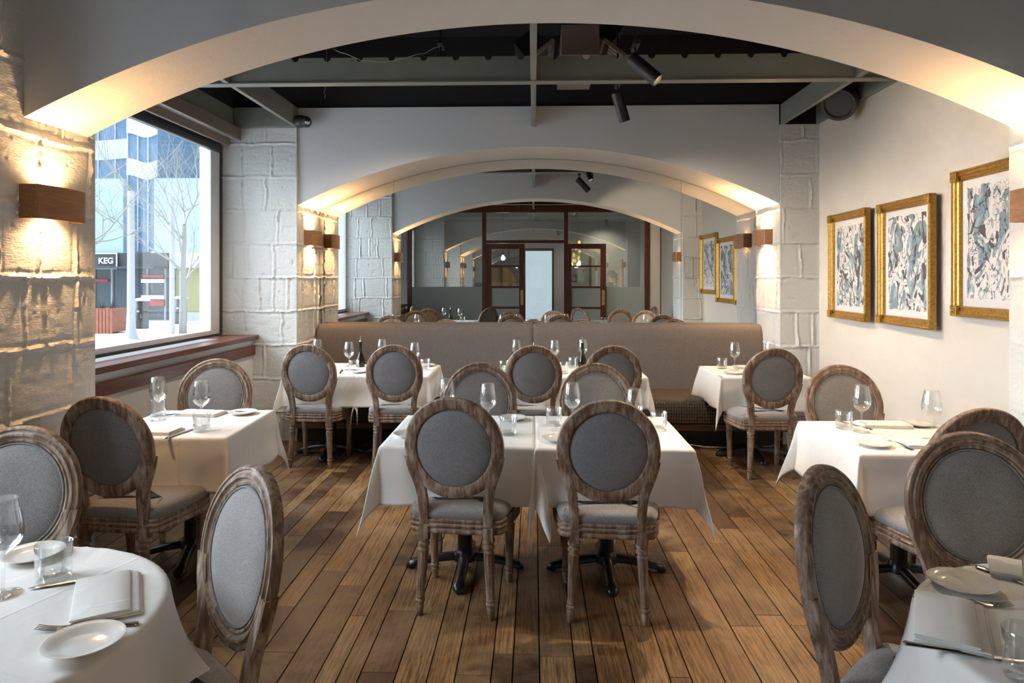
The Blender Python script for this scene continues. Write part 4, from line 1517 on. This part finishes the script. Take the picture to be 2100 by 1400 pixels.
door_leaf(1, -1.03, -0.19, PY, 1, 'left glazed mahogany entrance door')
door_leaf(2, 0.70, 1.56, PY + 0.07, 1, 'right glazed mahogany entrance door')

# lobby beyond
lo = MB()
lo.box(-5.0, -4.9, -6, PY - 0.05, 0, 3.4)
lo.box(4.0, 4.1, -6, PY - 0.05, 0, 3.4)
lo.box(-5.0, 4.1, -6, PY - 0.05, 3.3, 3.4)
lo.box(-5.0, -0.30, -6, -5.9, 0, 3.4)
lo.box(0.62, 4.1, -6, -5.9, 0, 3.4)
lo.box(-0.30, 0.62, -6, -5.9, 2.5, 3.4)
struct(lo.build('wall_lobby', 'lobby_paint'), 'dark lobby wall')
wd3 = MB()
for a, b in ((-0.30, -0.24), (0.56, 0.62)):
    wd3.box(a, b, -5.98, -5.93, 0, 2.5)
wd3.box(-0.24, 0.56, -5.98, -5.93, 2.42, 2.5)
o = wd3.build('door_3', 'black_metal')
struct(o, 'glazed street door')
MB().box(-0.24, 0.56, -5.96, -5.955, 0, 2.42).build('pane', 'window_glass', o)
# serving counter with crockery behind the left glass
o = empty('serving_counter', (-1.9, -0.75, 0))
tag(o, 'dark serving counter behind the left entrance glass', 'counter')
MB().box(-0.7, 0.6, -0.25, 0.25, 1.36, 1.40).build('countertop', 'table_wood', o)
MB().box(-0.66, 0.56, -0.2, 0.2, 0, 1.36).build('body', 'dark_grey', o)
cup = MB().lathe([(0, 0.001), (0, 0.025), (0.01, 0.035), (0.06, 0.045), (0.061, 0.042), (0.012, 0.030), (0.01, 0.001)], 20).build('coffee_cup', 'china', smooth=50, loc=(-1.85, -0.70, 1.40))
MB().tube([(0.043, 0, 0.05), (0.065, 0, 0.045), (0.065, 0, 0.025), (0.038, 0, 0.015)], 0.004, 6).build('handle', 'china', cup, smooth=True)
tag(cup, 'white coffee cup on the counter behind the entrance glass', 'cup')
for q in range(4):
    tag(MB().lathe([(0, 0.001), (0, 0.05), (0.008, 0.085), (0.010, 0.085), (0.003, 0.05), (0.003, 0.001)], 24).build('saucer', 'china', smooth=50, loc=(-1.60, -0.70, 1.40 + q * 0.011)),
        ('lowest', 'second lowest', 'second highest', 'topmost')[q] + ' white saucer in the stack on the lobby counter', 'saucer', 'stacked saucers on the lobby counter')
# arched board
M = Matrix.Translation((0, 0, 0)) @ Matrix.Rotation(PI / 2, 4, 'X')
ar = [(-0.34, 0), (0.34, 0)] + [(0.34 * math.cos(a * PI / 20), 0.05 + 0.46 * math.sin(a * PI / 20)) for a in range(0, 21)]
o = empty('menu_board', (-0.78, -2.0, 0))
tag(o, 'tan arched board standing in the lobby behind the left door', 'board')
MB().prism(ar, -0.02, 0.02, Matrix.Translation((0, 0, 1.38)) @ M).build('board', 'tan', o)
MB().tube([(0, 0.03, 0), (0, 0.03, 1.9)], 0.012, 8).build('stand_pole', 'black_metal', o)
MB().lathe([(0, 0.18), (0.02, 0.17), (0.025, 0.02)], 24).build('stand_foot', 'black_metal', o)
# pendant cluster
random.seed(8)
pc = empty('pendant_lamp', (1.02, -1.6, 3.3))
tag(pc, 'cluster pendant lamp of green glass globes in the lobby', 'lamp')
MB().lathe([(-0.03, 0.12), (0.0, 0.12)], 24).build('ceiling_rose', 'black_metal', pc)
for q in range(8):
    a = q * 2.4
    rr_, zz = 0.05 + 0.10 * random.random(), -0.85 - 0.075 * q
    cx_, cy_ = rr_ * math.cos(a), rr_ * math.sin(a)
    MB().tube([(cx_ * .3, cy_ * .3, -0.02), (cx_, cy_, zz + 0.09)], 0.003, 5).build('cord', 'black_metal', pc)
    g_ = MB().lathe([(-0.085, 0.01), (-0.06, 0.06), (0, 0.085), (0.05, 0.065), (0.09, 0.02)], 20, Matrix.Translation((cx_, cy_, zz)), caps=False).build('glass_globe', 'globe_glass', pc, smooth=True)
    MB().lathe([(-0.03, 0.004), (0, 0.025), (0.03, 0.012)], 12, Matrix.Translation((cx_, cy_, zz))).build('bulb', 'bulb_orange', g_, smooth=True)
lamp('pendant_light', 'POINT', (1.02, -1.6, 1.95), 150, (1, .75, .5), shadow_soft_size=0.1)
o = MB().lathe([(0, 0.05), (0.05, 0.05), (0.06, 0.03)], 20).build('lobby_downlight', 'black_metal', loc=(-0.8, -3.2, 2.2))
tag(o, 'bright white spotlight in the dark lobby', 'spotlight')
MB().lathe([(-0.012, 0.001), (-0.01, 0.02), (0, 0.03)], 14).build('bulb', 'bulb_white', o)
MB().tube([(0, 0, 0.05), (0, 0, 1.1)], 0.006, 6).build('stem', 'black_metal', o)
lamp('lobby_light', 'POINT', (-0.8, -3.2, 2.12), 40, (1, 0.95, 0.88), shadow_soft_size=0.05)

o = MB().lathe([(-0.10, 0.045), (0.10, 0.045), (0.11, 0.02)], 20, Matrix.Rotation(R(-30), 4, 'X')).build('lobby_fill_lamp', 'black_metal', loc=(2.1, -5.0, 3.18))  # added fixture, holds the extra light that brightens the lobby wall
tag(o, 'small black spotlight added at the back of the lobby to brighten its wall', 'spotlight')
lamp('lobby_wall_fill', 'SPOT', (2.1, -5.08, 3.06), 130, (1.0, 0.88, 0.74), (2.1, -6.0, 1.5), spot_size=R(125), spot_blend=0.8, shadow_soft_size=0.05)  # added fill on the lobby wall so the dark figure stands out

# a standing person in black seen through the right entrance glass
def person(loc, rz):
    J = {'pel': (0, 0, 0.98), 'sp': (0, 0.01, 1.18), 'ch': (0, 0.0, 1.36), 'nk': (0, 0, 1.50), 'hd': (0, 0.015, 1.56)}
    vs_, es, rad = [], [], []
    def ad(p, r, par=None):
        vs_.append(p)
        rad.append(r)
        if par is not None:
            es.append((par, len(vs_) - 1))
        return len(vs_) - 1
    pel = ad(J['pel'], 0.13)
    s1 = ad(J['sp'], 0.115, pel)
    ch = ad(J['ch'], 0.125, s1)
    nk_ = ad(J['nk'], 0.05, ch)
    hd = ad((0, 0.02, 1.62), 0.075, nk_)
    hd2 = ad((0, 0.02, 1.70), 0.075, hd)
    for s in (-1, 1):
        sh = ad((s * 0.16, 0, 1.42), 0.055, ch)
        el = ad((s * 0.21, 0.02, 1.15), 0.04, sh)
        wr = ad((s * 0.17, 0.20, 1.06), 0.028, el)
        pm = ad((s * 0.155, 0.27, 1.06), 0.030, wr)
        for k_ in range(4):
            f1 = ad((s * (0.135 + 0.014 * k_), 0.31, 1.058), 0.009, pm)
            ad((s * (0.135 + 0.014 * k_), 0.335 - 0.004 * abs(k_ - 1), 1.045), 0.008, f1)
        th1 = ad((s * 0.12, 0.27, 1.07), 0.009, pm)
        ad((s * 0.115, 0.29, 1.075), 0.008, th1)
        hp = ad((s * 0.09, 0, 0.92), 0.09, pel)
        kn_ = ad((s * 0.10, 0.01, 0.50), 0.055, hp)
        an = ad((s * 0.10, -0.02, 0.09), 0.036, kn_)
        ad((s * 0.11, 0.11, 0.04), 0.034, an)
    me = bpy.data.meshes.new('person')
    me.from_pydata(vs_, es, [])
    o = bpy.data.objects.new('person', me)
    C.objects.link(o)
    m_ = o.modifiers.new('skin', 'SKIN')
    for i, r in enumerate(rad):
        me.skin_vertices[0].data[i].radius = (r, r)
    me.skin_vertices[0].data[0].use_root = True
    s_ = o.modifiers.new('sub', 'SUBSURF')
    s_.levels = s_.render_levels = 2
    me.materials.append(MATS['skin'])
    o.location = loc
    o.rotation_euler = (0, 0, rz)
    # dress
    rr = []
    for z, a, b in ((0.45, 0.21, 0.17), (0.7, 0.19, 0.16), (0.95, 0.185, 0.155), (1.12, 0.145, 0.13), (1.3, 0.165, 0.145), (1.42, 0.21, 0.12), (1.475, 0.12, 0.08), (1.50, 0.07, 0.065)):
        rr.append([(a * math.cos(2 * PI * i / 28), b * math.sin(2 * PI * i / 28), z) for i in range(28)])
    MB().rings(rr).build('black_dress', 'black_cloth', o, smooth=True)
    h_ = []
    for z, a in ((1.60, 0.07), (1.64, 0.092), (1.70, 0.10), (1.75, 0.085), (1.785, 0.045), (1.79, 0.005)):
        h_.append([(a * math.cos(2 * PI * i / 24), -0.005 + a * 1.1 * math.sin(2 * PI * i / 24) - 0.012, z) for i in range(24)])
    mb = MB().rings(h_, cap0=True, cap1=True)
    mb.tube([(0, -0.10, 1.71), (0, -0.15, 1.70), (0, -0.175, 1.62), (0, -0.165, 1.52), (0, -0.155, 1.43)], [0.02, 0.03, 0.034, 0.027, 0.008], 12)
    mb.build('hair', 'hair', o, smooth=True)
    f_ = MB()
    f_.lathe([(0, 0.012), (0.012, 0.008), (0.02, 0.001)], 8, Matrix.Translation((0, 0.085, 1.655)) @ Matrix.Rotation(-PI / 2, 4, 'X'))
    for s in (-1, 1):
        f_.lathe([(-0.004, 0.016), (0.004, 0.016)], 10, Matrix.Translation((s * 0.078, 0.015, 1.66)) @ Matrix.Rotation(PI / 2, 4, 'Y'))
    f_.build('nose_and_ears', 'skin', o, smooth=True)
    ey = MB()
    for s in (-1, 1):
        ey.lathe([(0, 0.009), (0.004, 0.006), (0.005, 0.001)], 10, Matrix.Translation((s * 0.03, 0.083, 1.675)) @ Matrix.Rotation(-PI / 2, 4, 'X'))
    ey.build('eyes', 'hair', o)
    MB().tube([(-0.02, 0.084, 1.622), (0, 0.090, 1.620), (0.02, 0.084, 1.622)], 0.004, 6).build('mouth', 'mahogany_x', o)
    tag(o, 'person in black with a ponytail standing in the lobby, seen in the mirror', 'person')


person((1.90, -2.1, 0), R(60))

# ================================================================== OUTSIDE THE WINDOW
ZG = -0.6
plain('pavement', (0.62, 0.63, 0.64), 0.8)
plain('cyan_glass', (0.36, 0.50, 0.54), 0.15)
plain('blue_glass', (0.10, 0.20, 0.32), 0.08)
plain('dark_glass', (0.04, 0.075, 0.10), 0.08)
plain('pale_panel', (0.50, 0.56, 0.60), 0.4)
plain('spandrel', (0.50, 0.56, 0.60), 0.5)
plain('sign_black', (0.03, 0.045, 0.06), 0.5)
plain('sign_white', (0.85, 0.85, 0.85), 0.6)
plain('red_band', (0.40, 0.03, 0.05), 0.5)
plain('yellow_panel', (0.42, 0.40, 0.18), 0.5)
plain('bark', (0.30, 0.29, 0.27), 0.85)
plain('pole_grey', (0.40, 0.42, 0.45), 0.5)
plain('bollard_black', (0.03, 0.04, 0.05), 0.45)
plain('leaf_green', (0.05, 0.12, 0.03), 0.6)
struct(MB().box(-80, -3.25, -30, 70, ZG - 0.1, ZG).build('ground', 'pavement'), 'pale street ground')
struct(MB().box(-6, 6, -30, -6.05, -0.1, -0.02).build('ground', 'pavement'), 'pale street pavement')
plain('pale_stone', (0.30, 0.32, 0.32), 0.8)
tag(MB().box(-6, 6, -12.4, -12, 0, 9).build('street_facade', 'pale_stone'), 'pale stone facade across the street from the lobby door', 'building')

def rbox(mat, name, par, *bs):
    mb = MB()
    for b in bs:
        mb.box(*b)
    return mb.build(name, mat, par)


# podium with the sign
Y0 = 35.0
b1 = empty('building', (-21, Y0, ZG))
tag(b1, 'low street building with pale cyan upper panels and a dark shopfront', 'building')
rbox('cyan_glass', 'upper_panels', b1, (-9, -0.42, 0, 2.6, 3.5, 7.4), (1.22, 8.2, 0, 2.6, 3.5, 7.4))
rbox('sign_black', 'shop_fascia', b1, (-9, 2.1, -0.35, 0, 2.75, 3.5), (-9, 2.1, -1.6, 0, 2.68, 2.78))
rbox('dark_glass', 'shop_glazing', b1, (-9, 2.1, 0.3, 1.0, 0, 2.72))
rbox('pale_panel', 'fascia', b1, (2.1, 9, -0.1, 0.2, 2.75, 3.35))
rbox('yellow_panel', 'shop_wall', b1, (2.1, 9, 0.5, 0.7, 0.4, 2.75))
rbox('pale_panel', 'plinth', b1, (2.1, 9, 0.3, 0.6, 0, 0.4))
mb = MB()
for q in range(12):
    mb.box(-8.8 + q * 0.95, -8.72 + q * 0.95, 0.2, 0.32, 0, 2.72)
mb.build('mullion', 'pole_grey', b1)
rbox('red_band', 'red_band', b1, (-9, -1.3, 0.05, 0.28, 2.0, 2.14), (0.5, 1.7, 0.05, 0.28, 2.2, 2.35), (0.5, 1.7, 0.05, 0.28, 0.75, 1.05))
rbox('sign_white', 'white_band', b1, (0.5, 1.7, 0.04, 0.27, 1.95, 2.15), (0.5, 1.7, 0.04, 0.27, 1.1, 1.3))
sg = empty('shop_sign', (-22.02, Y0 - 0.42, ZG + 3.08))
tag(sg, 'black shop sign with white border and white capitals across the street', 'sign')
rbox('sign_black', 'sign_panel', sg, (-1.2, 0.56, 0, 0.06, -0.42, 0.42))
mb = MB()
mb.box(-1.2, 0.56, -0.03, 0.0, 0.36, 0.42)
mb.box(-1.2, 0.56, -0.03, 0.0, -0.42, -0.36)
mb.box(0.50, 0.56, -0.03, 0.0, -0.36, 0.36)
mb.build('sign_border', 'sign_white', sg)
cu = bpy.data.curves.new('sign_text', 'FONT')
cu.body = 'KEG'
cu.size = 0.42
cu.extrude = 0.015
cu.offset = 0.012
cu.align_x = 'CENTER'
cu.align_y = 'CENTER'
to = bpy.data.objects.new('sign_letters', cu)
C.objects.link(to)
to.parent = sg
to.location = (-0.03, -0.03, 0.0)
to.rotation_euler = (PI / 2, 0, 0)
cu.materials.append(MATS['sign_white'])
bpy.context.view_layer.update()
me_ = bpy.data.meshes.new_from_object(to.evaluated_get(bpy.context.evaluated_depsgraph_get()))
me_.materials.clear()
me_.materials.append(MATS['sign_white'])
bpy.data.objects.remove(to)
to = bpy.data.objects.new('sign_letters', me_)
C.objects.link(to)
to.parent = sg
to.location = (-0.03, -0.03, 0.0)
to.rotation_euler = (PI / 2, 0, 0)

# towers
def tower(name, lab, x0, x1, y, z0, z1, floors, curve, matb, matg, dx):
    r_ = empty(name, ((x0 + x1) / 2, y, z0))
    tag(r_, lab, 'building', 'office towers across the street')
    hx = (x1 - x0) / 2
    H_ = z1 - z0
    rbox(matg, 'glazing', r_, (-hx, hx, 0, 8, 0, H_))
    mb = MB()
    fh = H_ / floors
    for k_ in range(2 if x1 < -19 and x1 > -20.5 else 0, floors + 1):
        n = 26
        rr = []
        for i in range(n + 1):
            a = -hx + 2 * hx * i / n
            da = curve * math.sin(PI * i / n * 1.7 + 0.6 + k_ * 0.25)
            b_ = -0.12 - da * 0.2
            zl, zh = k_ * fh - fh * 0.24 + da, k_ * fh + fh * (0.18 + 0.08 * math.sin(k_ * 1.7)) + da
            rr.append([(a, b_, zl), (a, b_, zh), (a, 0.01, zh), (a, 0.01, zl)])
        mb.rings(rr, cap0=True, cap1=True)
    mb.build('spandrel', matb, r_)
    mb = MB()
    x_ = -hx
    while x_ <= hx:
        mb.box(x_ - 0.025, x_ + 0.025, -0.06, 0.0, 0, H_)
        x_ += dx
    mb.build('mullion', 'pale_panel', r_)
    return r_


tower('office_tower', 'blue glass office tower with wavy pale bands left in the window view', -36, -21.6, 38.5, 7.0, 34, 12, 0.35, 'spandrel', 'blue_glass', 1.0)
tower('office_tower', 'blue glass office block in the middle of the window view', -21.4, -19.8, 35.4, 3.0, 34, 14, 0.12, 'spandrel', 'blue_glass', 0.55)
t2 = tower('office_tower', 'office tower with close balcony floors right in the window view', -25.0, -12, 44.0, 6.8, 36, 27, 0.05, 'spandrel', 'dark_glass', 1.9)
emit('office_light', (1.0, 0.9, 0.7), 1.6)
random.seed(21)
mb = MB()
for k_ in range(60):
    x_, z_ = random.uniform(-5.5, 3), random.uniform(0.5, 9)
    mb.box(x_, x_ + 0.25, -0.2, -0.1, z_, z_ + 0.06)
mb.build('ceiling_lights', 'office_light', t2)


def tree(name, base, h, seed, lab, lean=(0, 0), r0=0.11, spread=1.0, twig=5):
    rnd = random.Random(seed)
    r_ = empty(name, base)
    tag(r_, lab, 'tree', 'bare winter trees outside')
    tr, br = MB(), MB()
    pts = [Vector((lean[0] * t * t + rnd.uniform(-.04, .04), lean[1] * t * t, h * 0.5 * t)) for t in [i / 7 for i in range(8)]]
    tr.tube(pts, [r0 * (1 - 0.45 * i / 7) for i in range(8)], 10)
    tr.build('trunk', 'bark', r_, smooth=True)

    def grow(p, d, L, r, dep):
        q = [p]
        n = 5
        for i in range(n):
            d = (d + Vector((rnd.uniform(-.22, .22), rnd.uniform(-.22, .22), rnd.uniform(-.12, .2)))).normalized()
            q.append(q[-1] + d * L / n)
        br.tube(q, [r * (1 - 0.55 * i / n) for i in range(n + 1)], 5 if dep > 1 else 7, caps=False)
        if dep >= twig:
            return
        for s in range(3 if dep < 3 else 2):
            i = rnd.choice([2, 3, 4, 5])
            ax_ = Vector((rnd.uniform(-1, 1), rnd.uniform(-1, 1), rnd.uniform(-.2, .5)))
            grow(q[i], (d * 0.8 + ax_ * 0.75 * spread).normalized(), L * rnd.uniform(0.5, 0.78), r * 0.5, dep + 1)
        grow(q[-1], d, L * 0.8, r * 0.55, dep + 1)
    top = pts[-1]
    for k_ in range(7):
        i = rnd.choice([3, 4, 5, 6, 7, 7])
        a = rnd.uniform(0, 2 * PI)
        grow(pts[i], Vector((math.cos(a) * spread, math.sin(a) * spread, rnd.uniform(0.3, 1.3))).normalized(), h * 0.29 * rnd.uniform(.7, 1.1), r0 * 0.34, 1)
    br.build('branches', 'bark', r_, smooth=True)
    return r_


tree('bare_tree', (-13.95, 26.8, ZG), 8.6, 4, 'bare tree with a straight trunk right of the lamp posts', (0.0, 0), 0.15)
tree('bare_tree', (-10.9, 15.0, ZG), 5.4, 12, 'bare tree with spreading limbs mostly hidden by the left pier', (0.0, 0.2), 0.13, 1.5)
o = MB().lathe([(0, 0.30), (0.05, 0.24), (0.35, 0.16), (1.0, 0.13), (5.3, 0.11), (5.32, 0.001)], 20).build('street_post', 'pole_grey', smooth=30, loc=(-14.4, 24.0, ZG))
tag(o, 'tall pale post with a flared foot left in the window view', 'post', 'posts in the street')
o = MB().lathe([(0, 0.10), (5.4, 0.09), (5.42, 0.001)], 20).build('street_post', 'pole_grey', smooth=30, loc=(-14.25, 26.5, ZG))
tag(o, 'slimmer pale post close beside the bare tree trunk', 'post', 'posts in the street')
for i, (x_, y_, lb) in enumerate(((-17.1, 29.3, 'black cylindrical street bin with pale cap between the posts'), (-17.0, 32.4, 'black cylindrical street bin behind the bare tree trunk'))):
    o = empty('street_bin', (x_, y_, ZG))
    tag(o, lb, 'bin', 'black street bins')
    MB().lathe([(0, 0.26), (0.03, 0.28), (1.18, 0.27), (1.2, 0.26)], 24).build('body', 'bollard_black', o, smooth=40)
    MB().lathe([(1.2, 0.34), (1.24, 0.34), (1.32, 0.22), (1.35, 0.001)], 24).build('cap', 'pale_panel', o, smooth=40)
    MB().box(-0.05, 0.05, -0.30, -0.26, 0.72, 0.80).build('hinge', 'alu', o)
o = empty('planter_box', (-17.6, 27.0, ZG))
tag(o, 'red brown slatted planter box at the left of the window view', 'planter')
MB().box(-0.95, 0.95, -0.5, 0.5, 0.05, 0.98).build('box', 'planter_wood', o)
mb = MB()
for q in range(14):
    mb.box(-0.97 + q * 0.14, -0.86 + q * 0.14, -0.53, -0.5, 0.0, 1.0)
mb.build('slats', 'planter_wood', o)
mb = MB()
random.seed(2)
for q in range(40):
    x_, y_ = random.uniform(-.8, .8), random.uniform(-.35, .35)
    mb.tube([(x_, y_, 0.9), (x_ + random.uniform(-.1, .1), y_, 1.2 + random.random() * .2)], [0.03, 0.005], 5)
mb.build('plants', 'bollard_black', o)
